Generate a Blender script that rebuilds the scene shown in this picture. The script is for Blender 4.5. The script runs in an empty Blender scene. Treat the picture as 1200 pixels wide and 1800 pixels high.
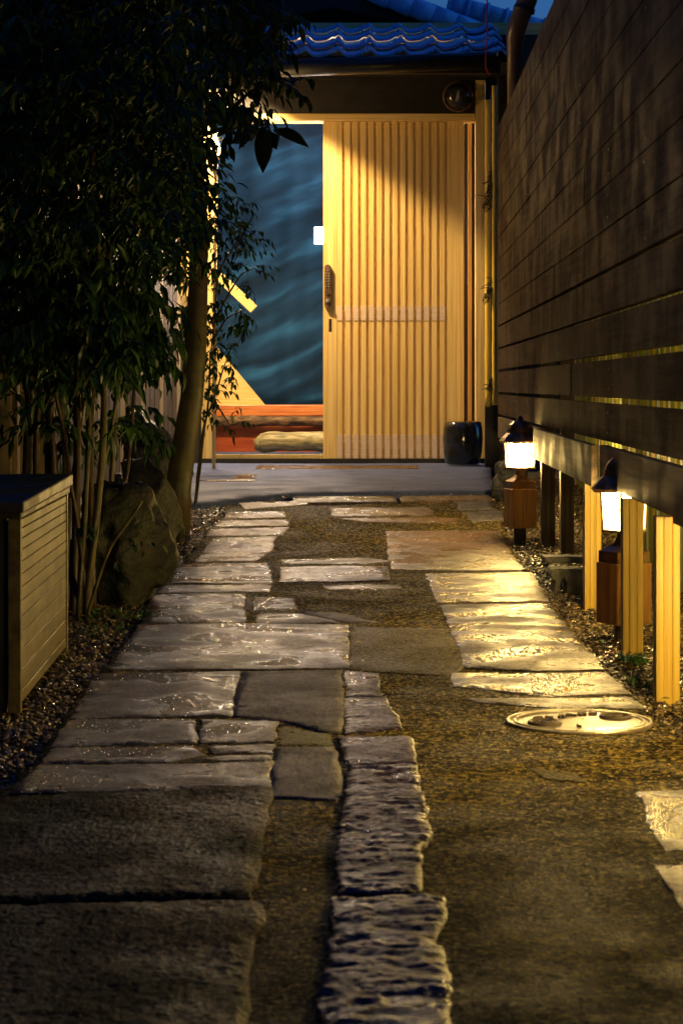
import bpy, bmesh, math, random
import numpy as np
from mathutils import Vector, Matrix, noise
from mathutils.geometry import delaunay_2d_cdt
random.seed(7)
C = bpy.context.scene.collection
S = bpy.context.scene
R = math.radians
F = 3670.0; HY = 677.0; EYE = 0.6      # photograph: focal length in px of a 1200 px wide frame, eye level row, eye height

# ---------------------------------------------------------------- camera, world, exposure
cam_d = bpy.data.cameras.new('camera'); cam = bpy.data.objects.new('camera', cam_d); C.objects.link(cam)
cam.location = (0, 0, EYE); cam.rotation_euler = (R(90), 0, 0)
cam_d.sensor_fit = 'HORIZONTAL'; cam_d.sensor_width = 36; cam_d.lens = F / 1200 * 36
cam_d.shift_y = -(900 - HY) / 1200
cam_d.clip_start = 0.05; cam_d.clip_end = 500
cam_d.dof.use_dof = True; cam_d.dof.focus_distance = 6.6; cam_d.dof.aperture_fstop = 24
S.camera = cam
W = bpy.data.worlds.new('World'); S.world = W; W.use_nodes = True
wn = W.node_tree.nodes; wl = W.node_tree.links
bg = wn['Background']
sky = wn.new('ShaderNodeTexSky'); sky.sky_type = 'NISHITA'; sky.sun_disc = False
sky.sun_elevation = R(-4.5); sky.sun_rotation = R(90); sky.altitude = 0
tint = wn.new('ShaderNodeMix'); tint.data_type = 'RGBA'; tint.blend_type = 'MULTIPLY'; tint.inputs[0].default_value = 1
tint.inputs[7].default_value = (0.14, 0.55, 1.5, 1)
wl.new(sky.outputs[0], tint.inputs[6]); wl.new(tint.outputs[2], bg.inputs[0])
bg.inputs[1].default_value = 13.0
S.view_settings.view_transform = 'Standard'; S.view_settings.look = 'None'
S.view_settings.exposure = 0.0; S.view_settings.gamma = 1.0
L_LANTERN = 400.0      # emission of the frosted lantern glass
L_HOOD = 340.0          # hooded eave lamp (W)
L_ROOM = 55.0          # unseen lamp added inside the entrance (W)
L_PANEL = 900.0        # small panel lamp inside the door
L_TORCH = 15.0          # flame lamp (W)

# ---------------------------------------------------------------- helpers
def g(Y):                                    # height of the alley floor: it climbs gently to the gate
    t = min(max((Y - 7.2) / 2.1, 0), 1)
    return 0.15 * t * t * (3 - 2 * t) + 0.006 * max(0, min(Y, 12) - 9.3)
def P(x, y, Y): return Vector(((x - 600) * Y / F, Y, EYE - (y - HY) * Y / F))
def G(x, y):                                 # picture point on the ground
    lo, hi = 0.8, 12.0
    for _ in range(50):
        m = (lo + hi) / 2
        if EYE - (y - HY) * m / F > g(m): lo = m
        else: hi = m
    return Vector(((x - 600) * lo / F, lo, g(lo)))
def tag(o, label=None, cat=None, group=None, kind=None):
    for k, v in (('label', label), ('category', cat), ('group', group), ('kind', kind)):
        if v: o[k] = v
    return o
def thing(name, label, cat, loc=(0, 0, 0), group=None):
    o = bpy.data.objects.new(name, None); C.objects.link(o); o.location = loc
    o.empty_display_size = 0.1
    return tag(o, label, cat, group)
def mesh(name, V, Fc, mat, parent=None, smooth=False, bevel=0, mats=None, midx=None):
    me = bpy.data.meshes.new(name); me.from_pydata([tuple(v) for v in V], [], Fc); 
    for m in (mats or [mat]): me.materials.append(m)
    if midx: me.polygons.foreach_set('material_index', midx)
    if smooth: me.polygons.foreach_set('use_smooth', [True] * len(me.polygons))
    me.update()
    o = bpy.data.objects.new(name, me); C.objects.link(o)
    if parent:
        o.parent = parent
        w = parent.location.copy(); p = parent.parent
        while p: w += p.location; p = p.parent
        o.location = -w
    if bevel:
        b = o.modifiers.new('bevel', 'BEVEL'); b.width = bevel; b.segments = 2; b.limit_method = 'ANGLE'
    return o
class MB:
    def __init__(s): s.V = []; s.F = []; s.I = []
    def add(s, V, Fc, mi=0):
        n = len(s.V); s.V += [Vector(v) for v in V]; s.F += [tuple(i + n for i in f) for f in Fc]; s.I += [mi] * len(Fc); return s
    def box(s, a, b, M=None, mi=0):
        x0, y0, z0 = a; x1, y1, z1 = b
        V = [Vector(v) for v in ((x0,y0,z0),(x1,y0,z0),(x1,y1,z0),(x0,y1,z0),(x0,y0,z1),(x1,y0,z1),(x1,y1,z1),(x0,y1,z1))]
        if M: V = [M @ v for v in V]
        return s.add(V, [(3,2,1,0),(4,5,6,7),(0,1,5,4),(1,2,6,5),(2,3,7,6),(3,0,4,7)], mi)
    def pbox(s, x0, y0, x1, y1, Y, d, mi=0):      # box whose front face fills a picture rectangle at depth Y
        a = P(x0, y1, Y); b = P(x1, y0, Y)
        return s.box((a.x, Y, a.z), (b.x, Y + d, b.z), None, mi)
    def tube(s, pts, rad, n=8, cap=True, mi=0):
        pts = [Vector(p) for p in pts]
        if not hasattr(rad, '__len__'): rad = [rad] * len(pts)
        V = []; Fc = []; up = Vector((0.13, 0.37, 0.92)); prev = None
        for i, p in enumerate(pts):
            t = (pts[min(i+1, len(pts)-1)] - pts[max(i-1, 0)]).normalized()
            a = (prev - t * prev.dot(t)) if prev else t.cross(up)
            if a.length < 1e-4: a = t.cross(Vector((1, 0, 0)))
            a.normalize(); prev = a; b = t.cross(a)
            for k in range(n):
                q = 2 * math.pi * k / n
                V.append(p + (a * math.cos(q) + b * math.sin(q)) * rad[i])
        for i in range(len(pts)-1):
            for k in range(n):
                k2 = (k+1) % n
                Fc.append((i*n+k, i*n+k2, (i+1)*n+k2, (i+1)*n+k))
        if cap: Fc.append(tuple(range(n))[::-1]); Fc.append(tuple((len(pts)-1)*n + k for k in range(n)))
        return s.add(V, Fc, mi)
    def lathe(s, prof, c=(0,0,0), n=24, rot=0, mi=0, closed=True):
        c = Vector(c); V = []; Fc = []
        for r, z in prof:
            for k in range(n):
                q = rot + 2 * math.pi * k / n
                V.append(c + Vector((r * math.cos(q), r * math.sin(q), z)))
        for i in range(len(prof)-1):
            for k in range(n):
                k2 = (k+1) % n
                Fc.append((i*n+k, i*n+k2, (i+1)*n+k2, (i+1)*n+k))
        if closed:
            Fc.append(tuple(range(n))[::-1]); Fc.append(tuple((len(prof)-1)*n + k for k in range(n)))
        return s.add(V, Fc, mi)
    def prism(s, pts, d, mi=0):                   # picture polygon at depth, given thickness d
        n = len(pts); V = [Vector(p) for p in pts] + [Vector(p) + Vector((0, d, 0)) for p in pts]
        Fc = [tuple(range(n)), tuple(range(n, 2*n))[::-1]] + [(i, i+n, (i+1) % n + n, (i+1) % n) for i in range(n)]
        return s.add(V, Fc, mi)
    def build(s, name, mat, parent=None, smooth=False, bevel=0, mats=None):
        return mesh(name, s.V, s.F, mat, parent, smooth, bevel, mats, s.I if mats else None)
def kids(o): return [c for c in bpy.data.objects if c.parent == o]
def copy_tree(o, parent=None):
    c = o.copy(); C.objects.link(c); c.parent = parent
    for ch in kids(o): copy_tree(ch, c)
    return c

# ---------------------------------------------------------------- materials
def srgb(r, g_, b):
    f = lambda c: (c/255/12.92) if c/255 <= .04045 else ((c/255+.055)/1.055)**2.4
    return (f(r), f(g_), f(b), 1)
def mat(name, cols, rough=(.5, .5), scale=(10, 10, 10), bump=0.0, bscale=40, bdist=0.004, detail=6, spec=.5, metal=0,
        coat=0, stops=None, bstretch=None, distort=0, second=None, trans=0, grit=None, streak=0):
    m = bpy.data.materials.new(name); m.use_nodes = True; nt = m.node_tree; N = nt.nodes; L = nt.links
    b = N['Principled BSDF']; tc = N.new('ShaderNodeTexCoord'); mp = N.new('ShaderNodeMapping')
    L.new(tc.outputs['Object'], mp.inputs[0]); mp.inputs['Scale'].default_value = scale
    nz = N.new('ShaderNodeTexNoise'); nz.inputs['Scale'].default_value = 1; nz.inputs['Detail'].default_value = detail
    nz.inputs['Roughness'].default_value = .62; nz.inputs['Distortion'].default_value = distort
    L.new(mp.outputs[0], nz.inputs['Vector'])
    cr = N.new('ShaderNodeValToRGB'); e = cr.color_ramp.elements
    st = stops or [0.39 + 0.22 * i / max(1, len(cols)-1) for i in range(len(cols))]
    while len(e) < len(cols): e.new(.5)
    for i, c in enumerate(cols):
        e[i].position = st[i]; e[i].color = (c[0], c[1], c[2], 1)
    L.new(nz.outputs['Fac'], cr.inputs[0])
    out = cr.outputs[0]
    if second:                                   # patches of a second colour: (colour, scale, low, high)
        n2 = N.new('ShaderNodeTexNoise'); n2.inputs['Scale'].default_value = second[1]; n2.inputs['Detail'].default_value = 5
        L.new(tc.outputs['Object'], n2.inputs['Vector'])
        mr = N.new('ShaderNodeMapRange'); mr.inputs[1].default_value = second[2]; mr.inputs[2].default_value = second[3]
        L.new(n2.outputs['Fac'], mr.inputs[0])
        mx = N.new('ShaderNodeMix'); mx.data_type = 'RGBA'; L.new(mr.outputs[0], mx.inputs[0]); L.new(out, mx.inputs[6])
        mx.inputs[7].default_value = (*second[0][:3], 1); out = mx.outputs[2]
    if streak:                                   # weathering that runs down the face
        ms = N.new('ShaderNodeMapping'); ms.inputs['Scale'].default_value = (14, 14, 1.6); L.new(tc.outputs['Object'], ms.inputs[0])
        ns = N.new('ShaderNodeTexNoise'); ns.inputs['Scale'].default_value = 1; ns.inputs['Detail'].default_value = 6; L.new(ms.outputs[0], ns.inputs['Vector'])
        rs = N.new('ShaderNodeMapRange'); rs.inputs[1].default_value = .35; rs.inputs[2].default_value = .65; rs.inputs[3].default_value = 1-streak; rs.inputs[4].default_value = 1+streak
        L.new(ns.outputs['Fac'], rs.inputs[0]); xs_ = N.new('ShaderNodeMix'); xs_.data_type = 'RGBA'; xs_.blend_type = 'MULTIPLY'; xs_.inputs[0].default_value = 1
        L.new(out, xs_.inputs[6]); L.new(rs.outputs[0], xs_.inputs[7]); out = xs_.outputs[2]
    vo = None
    if grit:                                     # grit: (scale, colour contrast, bump strength)
        vo = N.new('ShaderNodeTexVoronoi'); vo.inputs['Scale'].default_value = grit[0]; L.new(tc.outputs['Object'], vo.inputs['Vector'])
        sp = N.new('ShaderNodeSeparateColor'); L.new(vo.outputs['Color'], sp.inputs[0])
        pw = N.new('ShaderNodeMath'); pw.operation = 'POWER'; L.new(sp.outputs[0], pw.inputs[0]); pw.inputs[1].default_value = 3
        rg_ = N.new('ShaderNodeMapRange'); rg_.inputs[3].default_value = 1-grit[1]*.6; rg_.inputs[4].default_value = 1+grit[1]*2.2
        L.new(pw.outputs[0], rg_.inputs[0]); xg = N.new('ShaderNodeMix'); xg.data_type = 'RGBA'; xg.blend_type = 'MULTIPLY'; xg.inputs[0].default_value = 1
        L.new(out, xg.inputs[6]); L.new(rg_.outputs[0], xg.inputs[7]); out = xg.outputs[2]
    L.new(out, b.inputs['Base Color'])
    n3 = N.new('ShaderNodeTexNoise'); n3.inputs['Scale'].default_value = 6; n3.inputs['Detail'].default_value = 5
    L.new(tc.outputs['Object'], n3.inputs['Vector'])
    rr = N.new('ShaderNodeMapRange'); rr.inputs[1].default_value = .40; rr.inputs[2].default_value = .60
    rr.inputs[3].default_value = rough[0]; rr.inputs[4].default_value = rough[1]
    L.new(n3.outputs['Fac'], rr.inputs[0]); L.new(rr.outputs[0], b.inputs['Roughness'])
    b.inputs['Specular IOR Level'].default_value = spec; b.inputs['Metallic'].default_value = metal
    b.inputs['Coat Weight'].default_value = coat; b.inputs['Coat Roughness'].default_value = .12
    if trans: b.inputs['Transmission Weight'].default_value = trans
    if bump:
        n4 = N.new('ShaderNodeTexNoise'); n4.inputs['Scale'].default_value = bscale; n4.inputs['Detail'].default_value = 7
        n4.inputs['Roughness'].default_value = .6
        if bstretch:
            m2 = N.new('ShaderNodeMapping'); m2.inputs['Scale'].default_value = bstretch
            L.new(tc.outputs['Object'], m2.inputs[0]); L.new(m2.outputs[0], n4.inputs['Vector'])
        else: L.new(tc.outputs['Object'], n4.inputs['Vector'])
        bp = N.new('ShaderNodeBump'); bp.inputs['Strength'].default_value = bump; bp.inputs['Distance'].default_value = bdist
        L.new(n4.outputs['Fac'], bp.inputs['Height']); nrm = bp.outputs[0]
        if vo:
            b2 = N.new('ShaderNodeBump'); b2.inputs['Strength'].default_value = grit[2]; b2.inputs['Distance'].default_value = .6/grit[0]
            L.new(sp.outputs[1], b2.inputs['Height']); L.new(nrm, b2.inputs['Normal']); nrm = b2.outputs[0]
        L.new(nrm, b.inputs['Normal'])
    return m
def emit(name, col, strength):
    m = bpy.data.materials.new(name); m.use_nodes = True; N = m.node_tree.nodes; b = N['Principled BSDF']
    b.inputs['Base Color'].default_value = (.8, .75, .6, 1); b.inputs['Emission Color'].default_value = (*col, 1)
    b.inputs['Emission Strength'].default_value = strength
    return m
def wood(name, cols, axis, rough=(.5, .65), bump=.3, dens=90, long=3, **k):
    sc = {'x': (long, dens, dens), 'y': (dens, long, dens), 'z': (dens, dens, long)}[axis]
    bs = tuple(v * 1.6 / 40 for v in sc)
    return mat(name, cols, rough, sc, bump, 40, .0015, bstretch=bs, **k)

granite = mat('wet_granite', [(.014,.010,.009), (.034,.025,.023), (.065,.052,.050)], (.10, .52), (70, 70, 70), .8, 240, .0045, spec=.85, grit=(260, .7, .3), second=((.02,.016,.012), 5, .45, .62))
granite_pink = mat('wet_pink_granite', [(.045,.026,.016), (.085,.05,.03), (.12,.078,.052)], (.11, .48), (60, 60, 60), .8, 240, .0045, spec=.75, grit=(260, .6, .3), second=((.03,.022,.016), 4, .5, .7))
granite_dark = mat('wet_mossy_granite', [(.010,.007,.003), (.024,.017,.008), (.055,.042,.026)], (.34, .60), (90, 90, 90), .9, 200, .006, spec=.30, grit=(300, .9, .4), second=((.010,.012,.004), 3.5, .42, .6))
split = mat('split_face_granite', [(.014,.009,.012), (.030,.020,.028), (.060,.044,.056)], (.22, .42), (50, 80, 50), .8, 60, .005, spec=.45, bstretch=(.6, 1.6, 1), grit=(240, .6, .4))
cement = mat('brushed_cement_patch', [(.055,.052,.062), (.085,.08,.09), (.11,.105,.115)], (.55, .7), (14, 14, 14), .8, 40, .006, spec=.3, bstretch=(1.2, .35, 1), grit=(300, .3, .2))
asphalt = mat('wet_asphalt', [(.018,.014,.006), (.056,.043,.015), (.12,.095,.037)], (.55, .8), (150, 150, 150), 1, 200, .010, spec=.22, grit=(150, 1.5, .7), second=((.075,.055,.008), 2.6, .48, .60))
ochre = mat('ochre_cement', [(.03,.025,.009), (.055,.046,.018), (.08,.068,.03)], (.5, .7), (110, 110, 110), .8, 120, .004, spec=.35, grit=(260, .7, .5))
moss = mat('mossy_mortar', [(.03,.035,.008), (.07,.07,.012), (.11,.10,.02)], (.5, .7), (120, 120, 120), .9, 110, .006)
for m_, i_ in ((granite, 1.22), (granite_pink, 1.22), (granite_dark, 1.12), (split, 1.16), (cement, 1.14), (asphalt, 1.16), (ochre, 1.16)):
    m_.node_tree.nodes['Principled BSDF'].inputs['IOR'].default_value = i_      # thin water film, soaked porous stone
concrete = mat('smooth_damp_concrete', [(.045,.062,.15), (.06,.08,.185), (.075,.10,.22)], (.7, .85), (5, 12, 5), .3, 60, .002, spec=.25, grit=(200, .25, .2))
soil = mat('damp_soil', [(.02,.016,.01), (.04,.032,.02), (.06,.05,.03)], (.6, .9), (40, 40, 40), .9, 60, .01)
gravel_m = mat('wet_gravel', [(.012,.010,.006), (.055,.042,.02), (.15,.10,.035), (.30,.25,.17)], (.14, .4), (80, 80, 80), .3, 200, .001, detail=2, stops=[.38, .48, .56, .66])
bark_dark = mat('dark_wet_bark', [(.012,.009,.006), (.03,.022,.012)], (.4, .7), (60, 60, 14), .9, 60, .004)
bark_olive = mat('mossy_smooth_bark', [(.03,.03,.007), (.065,.06,.012), (.09,.075,.02)], (.5, .75), (9, 9, 14), .6, 60, .003, second=((.05,.025,.014), 5, .5, .65))
stem_m = mat('brown_cane', [(.018,.007,.003), (.038,.018,.007), (.055,.036,.011)], (.45, .7), (50, 50, 9), .6, 70, .002)
stem_g = mat('olive_cane', [(.03,.026,.007), (.065,.055,.015), (.10,.085,.025)], (.45, .7), (50, 50, 9), .6, 70, .002)
leaf_m = mat('nandina_leaf', [(.006,.020,.004), (.016,.050,.008), (.034,.085,.012)], (.38, .6), (11, 11, 11), spec=.3)
leaf_d = mat('dark_leaf', [(.006,.018,.004), (.014,.040,.007), (.026,.065,.010)], (.38, .6), (11, 11, 11), spec=.3)
leaf_big = mat('broad_leaf', [(.008,.02,.005), (.016,.034,.007)], (.3, .45), (9, 9, 9), .3, 60, .002)
weed_m = mat('weed_leaf', [(.03,.08,.01), (.06,.14,.02)], (.35, .5), (9, 9, 9))
rock_m = mat('mossy_boulder', [(.006,.006,.003), (.015,.014,.006), (.028,.026,.013)], (.5, .75), (14, 14, 14), 1, 22, .02, second=((.016,.022,.005), 7, .45, .6))
rock_b = mat('grey_boulder', [(.012,.013,.02), (.025,.027,.036), (.04,.04,.046)], (.4, .65), (16, 16, 16), 1, 26, .02)
fence_m = wood('dark_stained_board', [(.012,.0048,.0026), (.026,.0115,.006), (.042,.020,.011)], 'y', (.6, .8), .6, 60, 2, streak=.28, spec=.1)
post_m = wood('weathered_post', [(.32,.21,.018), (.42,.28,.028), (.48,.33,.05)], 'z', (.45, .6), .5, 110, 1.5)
block_m = wood('oiled_block', [(.24,.12,.03), (.34,.18,.05), (.42,.24,.07)], 'z', (.45, .6), .5, 70, 3)
low_board = wood('spill_lit_low_board', [(.035,.02,.009), (.075,.048,.022), (.11,.072,.035)], 'y', (.5, .7), .6, 60, 2)  # lantern spill put into the colour: paler than the boards above
cedar = wood('pale_cedar', [(.64,.43,.13), (.78,.55,.20), (.84,.62,.27)], 'z', (.45, .6), .25, 120, 1.6)
cedar_x = wood('pale_cedar_rail', [(.64,.43,.13), (.78,.55,.20), (.84,.62,.27)], 'x', (.45, .6), .25, 120, 1.6)
cedar_end = mat('planed_rail_face', [(.62,.48,.38), (.70,.56,.45)], (.5, .6), (20, 20, 200), .2, 80, .001)
dark_wood = wood('smoked_timber', [(.007,.005,.004), (.015,.011,.008)], 'x', (.5, .7), .4, 40, 3)
dark_wood_z = wood('smoked_timber_upright', [(.010,.008,.006), (.022,.016,.011)], 'z', (.5, .7), .4, 40, 3)
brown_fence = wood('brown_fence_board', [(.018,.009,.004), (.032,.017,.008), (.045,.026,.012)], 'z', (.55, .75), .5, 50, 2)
pale_fence = wood('pale_fence_board', [(.14,.10,.045), (.21,.155,.07), (.26,.20,.10)], 'z', (.55, .75), .5, 50, 2)
orange_w = wood('orange_lacquer_slab', [(.40,.11,.035), (.58,.19,.06), (.66,.26,.09)], 'x', (.3, .45), .2, 60, 3)
red_w = wood('red_brown_panel', [(.26,.045,.012), (.34,.065,.018), (.40,.09,.026)], 'x', (.35, .5), .2, 18, 2)
bark_edge = mat('live_edge_bark', [(.04,.022,.01), (.13,.075,.035), (.2,.12,.06)], (.6, .8), (12, 30, 60), 1, 40, .01)
drift = mat('driftwood', [(.12,.11,.05), (.30,.26,.13), (.44,.38,.22)], (.55, .75), (8, 40, 60), .8, 30, .006, bstretch=(.25, 1.6, 1.6))
tile_m = mat('blue_grey_roof_tile', [(.14,.38,.66), (.20,.50,.80), (.28,.58,.86)], (.45, .65), (12, 12, 12), .2, 30, .003, spec=.3)
bronze = mat('aged_bronze', [(.12,.07,.04), (.22,.13,.08)], (.3, .5), (30, 30, 30), .3, 60, .001, metal=.6)
black_metal = mat('black_metal', [(.008,.008,.008), (.016,.016,.016)], (.35, .55), (30, 30, 30))
glaze = mat('black_glaze', [(.008,.009,.011), (.02,.022,.028)], (.06, .2), (10, 10, 10), .35, 12, .006, coat=.4)
brass = mat('brass_rail', [(.55,.42,.16), (.65,.5,.2)], (.25, .4), (60, 10, 10), metal=.7)
cover_m = mat('cast_cover', [(.12,.10,.07), (.20,.17,.12)], (.3, .46), (40, 40, 40), .5, 60, .002, metal=.25)
cover_d = mat('cast_relief', [(.05,.042,.03), (.08,.065,.045)], (.4, .6), (40, 40, 40))
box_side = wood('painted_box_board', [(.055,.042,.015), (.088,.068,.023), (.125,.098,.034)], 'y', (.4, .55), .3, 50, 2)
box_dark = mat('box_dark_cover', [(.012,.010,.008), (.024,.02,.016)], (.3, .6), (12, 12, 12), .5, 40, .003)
paper = mat('white_paper', [(.78,.74,.70), (.84,.80,.76)], (.6, .7), (3, 3, 3))
steel = mat('button_steel', [(.6,.58,.52), (.7,.68,.6)], (.2, .3), (9, 9, 9), metal=.8)
bamboo_y = wood('yellow_bamboo', [(.66,.46,.05), (.80,.58,.08), (.84,.64,.14)], 'z', (.35, .5), .2, 60, 1.5)
bamboo_g = mat('green_bamboo', [(.20,.28,.03), (.34,.42,.06)], (.35, .5), (20, 20, 3))
bamboo_w = mat('white_slat', [(.78,.74,.64), (.86,.82,.72)], (.4, .6), (20, 20, 3))
twine = mat('black_twine', [(.008,.006,.004), (.02,.015,.01)], (.6, .8), (90, 90, 90))
pipe_m = mat('copper_brown_pipe', [(.10,.065,.04), (.14,.09,.055)], (.3, .45), (10, 10, 10))
red_m = mat('red_cord', [(.30,.02,.015), (.38,.03,.02)], (.5, .6), (10, 10, 10))
plaster = mat('dark_plaster', [(.02,.018,.016), (.035,.03,.027)], (.7, .9), (10, 10, 10), .4, 50, .003)
block_c = mat('old_concrete_block', [(.05,.05,.045), (.11,.105,.09)], (.5, .75), (30, 30, 30), .8, 60, .005)
yellow_leaf = mat('yellow_leaf', [(.55,.38,.04), (.65,.42,.06)], (.35, .5), (20, 20, 20))
orange_leaf = mat('orange_leaf', [(.45,.20,.03), (.55,.28,.05)], (.35, .5), (20, 20, 20))
brown_leaf = mat('brown_leaf', [(.10,.06,.02), (.20,.12,.04)], (.35, .55), (20, 20, 20))
def thin_glass(name, col=(1,1,1)):
    m = bpy.data.materials.new(name); m.use_nodes = True; N = m.node_tree.nodes; L = m.node_tree.links
    N.remove(N['Principled BSDF']); t = N.new('ShaderNodeBsdfTransparent'); t.inputs[0].default_value = (*col, 1)
    gl = N.new('ShaderNodeBsdfGlossy'); gl.inputs['Roughness'].default_value = .05
    mx = N.new('ShaderNodeMixShader'); fr = N.new('ShaderNodeFresnel'); fr.inputs[0].default_value = 1.45
    L.new(fr.outputs[0], mx.inputs[0]); L.new(t.outputs[0], mx.inputs[1]); L.new(gl.outputs[0], mx.inputs[2])
    L.new(mx.outputs[0], N['Material Output'].inputs[0]); return m
clear = thin_glass('clear_glass')
lantern_glow = emit('lit_frosted_glass', (1.0, .66, .20), L_LANTERN)
flame_glow = emit('lit_flame_bulb', (1.0, .62, .24), 16)
room_glow = emit('added_room_bulb', (1.0, .66, .36), 40)
# blue wall hanging: brush-stroke waves
def wave_cloth():
    m = bpy.data.materials.new('blue_wave_cloth'); m.use_nodes = True; N = m.node_tree.nodes; L = m.node_tree.links; b = N['Principled BSDF']
    tc = N.new('ShaderNodeTexCoord'); m1 = N.new('ShaderNodeMapping'); m1.inputs['Rotation'].default_value = (0, R(24), 0); mp = N.new('ShaderNodeMapping')
    wz = N.new('ShaderNodeTexNoise'); wz.inputs['Scale'].default_value = 1.6; ad = N.new('ShaderNodeMix'); ad.data_type = 'VECTOR'; ad.inputs[0].default_value = .12
    L.new(tc.outputs['Object'], wz.inputs['Vector']); L.new(tc.outputs['Object'], ad.inputs[4]); L.new(wz.outputs['Color'], ad.inputs[5])
    L.new(ad.outputs[1], m1.inputs[0]); L.new(m1.outputs[0], mp.inputs[0]); mp.inputs['Scale'].default_value = (1.6, 1, 8)
    n = N.new('ShaderNodeTexNoise'); n.inputs['Scale'].default_value = 1; n.inputs['Detail'].default_value = 2.5; n.inputs['Distortion'].default_value = .3
    L.new(mp.outputs[0], n.inputs['Vector']); b.inputs['Specular IOR Level'].default_value = .05
    cr = N.new('ShaderNodeValToRGB'); e = cr.color_ramp.elements; e[0].position = .36; e[0].color = (.008,.020,.052,1)
    e[1].position = .72; e[1].color = (.026,.125,.33,1); e.new(.54).color = (.013,.046,.125,1)
    L.new(n.outputs['Fac'], cr.inputs[0]); L.new(cr.outputs[0], b.inputs['Base Color']); b.inputs['Roughness'].default_value = .95
    return m
cloth_m = wave_cloth()

# ---------------------------------------------------------------- ground
V = []; Fc = []
ys = [-30, -5, 0] + [0.5 * i for i in range(2, 15)] + [7.2 + .15 * i for i in range(1, 15)] + [10, 11, 12, 20, 60, 200]
xs = [-200, -20, -3, -1, 0, 1, 3, 20, 200]
for y in ys:
    for x in xs: V.append((x, y, g(y) - 0.035))
for j in range(len(ys)-1):
    for i in range(len(xs)-1):
        a = j*len(xs)+i; Fc.append((a, a+1, a+len(xs)+1, a+len(xs)))
tag(mesh('ground', V, Fc, soil), kind='structure')

def resample(poly, step, jit, seed):
    out = []
    n = len(poly)
    for i in range(n):
        a = Vector(poly[i][:2]); b = Vector(poly[(i+1) % n][:2]); k = max(1, int((b-a).length / step))
        d = (b-a).normalized() if (b-a).length > 0 else Vector((1,0)); nn = Vector((-d.y, d.x))
        for j in range(k):
            p = a + (b-a) * j / k
            o = noise.noise(Vector((p.x*14, p.y*14, seed))) * jit + noise.noise(Vector((p.x*45, p.y*45, seed+9))) * jit * .5
            out.append(p + nn * o)
    return out
def slab(name, pts, m, h=.012, amp=.002, fr=6, step=.022, jit=.012, edge=.010, ew=.02, rough=0, parent=None, seed=0, world=False, tilt=(0,0), drop=.03):
    poly = pts if world else [G(*p) for p in pts]
    poly = [Vector((p[0], p[1])) for p in poly]
    out = resample(poly, step, jit, seed)
    A = np.array([(p.x, p.y) for p in out]); B = np.roll(A, -1, axis=0)
    x0, y0 = A.min(0); x1, y1 = A.max(0)
    gx, gy = np.meshgrid(np.arange(x0, x1, step), np.arange(y0, y1, step))
    Q = np.c_[gx.ravel(), gy.ravel()]; rng = np.random.RandomState(int(seed*7) % 9999); Q = Q + (rng.rand(*Q.shape)-.5) * step * .5
    inside = np.zeros(len(Q), bool)
    for (ax, ay), (bx, by) in zip(A, B):
        c = ((ay > Q[:,1]) != (by > Q[:,1])); 
        with np.errstate(divide='ignore', invalid='ignore'): xi = (bx-ax)*(Q[:,1]-ay)/(by-ay)+ax
        inside ^= (c & (Q[:,0] < xi))
    Q = Q[inside]
    def dist(Q):
        d = np.full(len(Q), 9.0)
        for a, b in zip(A, B):
            ab = b-a; t = np.clip(((Q-a)@ab)/max(ab@ab, 1e-9), 0, 1); d = np.minimum(d, np.hypot(*(Q-(a+t[:,None]*ab)).T))
        return d
    d = dist(Q) if len(Q) else np.zeros(0); k = d > step*.45; Q = Q[k]; d = d[k]
    n = len(out)
    vs = [Vector(p) for p in A] + [Vector(p) for p in Q]
    rv, re, rf, ov, _, _ = delaunay_2d_cdt(vs, [(i, (i+1) % n) for i in range(n)], [], 1, 1e-5)
    cx, cy = A.mean(0)
    V = []
    dd = list(np.zeros(n)) + list(d)
    for i, v in enumerate(rv):
        src = ov[i][0] if ov[i] else 0
        e = dd[src] if src < len(dd) else 0
        z = g(v.y) + h + noise.fractal(Vector((v.x*fr, v.y*fr, seed)), 1, 2, 3) * amp + (v.x-cx)*tilt[0] + (v.y-cy)*tilt[1]
        if rough:
            z += rough * (noise.ridged_multi_fractal(Vector((v.x*13+2*noise.noise(v.to_3d()*9), v.y*30, seed)), .7, 2.3, 5, 1, 2) - 1) * .5
        z -= edge * (1 - min(e/ew, 1))**2
        V.append((v.x, v.y, z))
    Fc = [tuple(f) for f in rf]
    # skirt
    cnt = {}
    for f in Fc:
        for a, b in zip(f, f[1:]+f[:1]): cnt[(a, b)] = 1
    be = [(a, b) for (a, b) in cnt if (b, a) not in cnt]
    mp = {}
    for a, b in be:
        for q in (a, b):
            if q not in mp: mp[q] = len(V); V.append((V[q][0], V[q][1], V[q][2]-drop))
    for a, b in be: Fc.append((b, a, mp[a], mp[b]))
    o = mesh(name, V, Fc, m, parent, smooth=True)
    return o

def grain(o, lv, size, amp, ridge=0):         # real stone grain: subdivide and displace upwards
    sd = o.modifiers.new('subdivide', 'SUBSURF'); sd.subdivision_type = 'SIMPLE'; sd.levels = lv; sd.render_levels = lv
    for k, (sz, am) in enumerate(((size, amp), (size*3.1, amp*.8))):
        nm = 'grain_%.4f' % sz; tx = bpy.data.textures.get(nm)
        if not tx: tx = bpy.data.textures.new(nm, 'CLOUDS'); tx.noise_scale = sz; tx.noise_depth = 2; tx.noise_basis = 'IMPROVED_PERLIN'
        dm = o.modifiers.new('displace', 'DISPLACE'); dm.texture = tx; dm.strength = am; dm.mid_level = .5; dm.direction = 'Z'; dm.texture_coords = 'LOCAL'
path_px = [(-120,1950),(-90,1620),(-40,1440),(20,1372),(70,1318),(150,1200),(185,1165),(240,1098),(262,1050),(296,1010),(345,950),(392,905),(396,888),
           (870,882),(885,915),(890,935),(928,1002),(968,1058),(1066,1182),(1112,1222),(1150,1262),(1260,1330),(1330,1950)]
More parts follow.
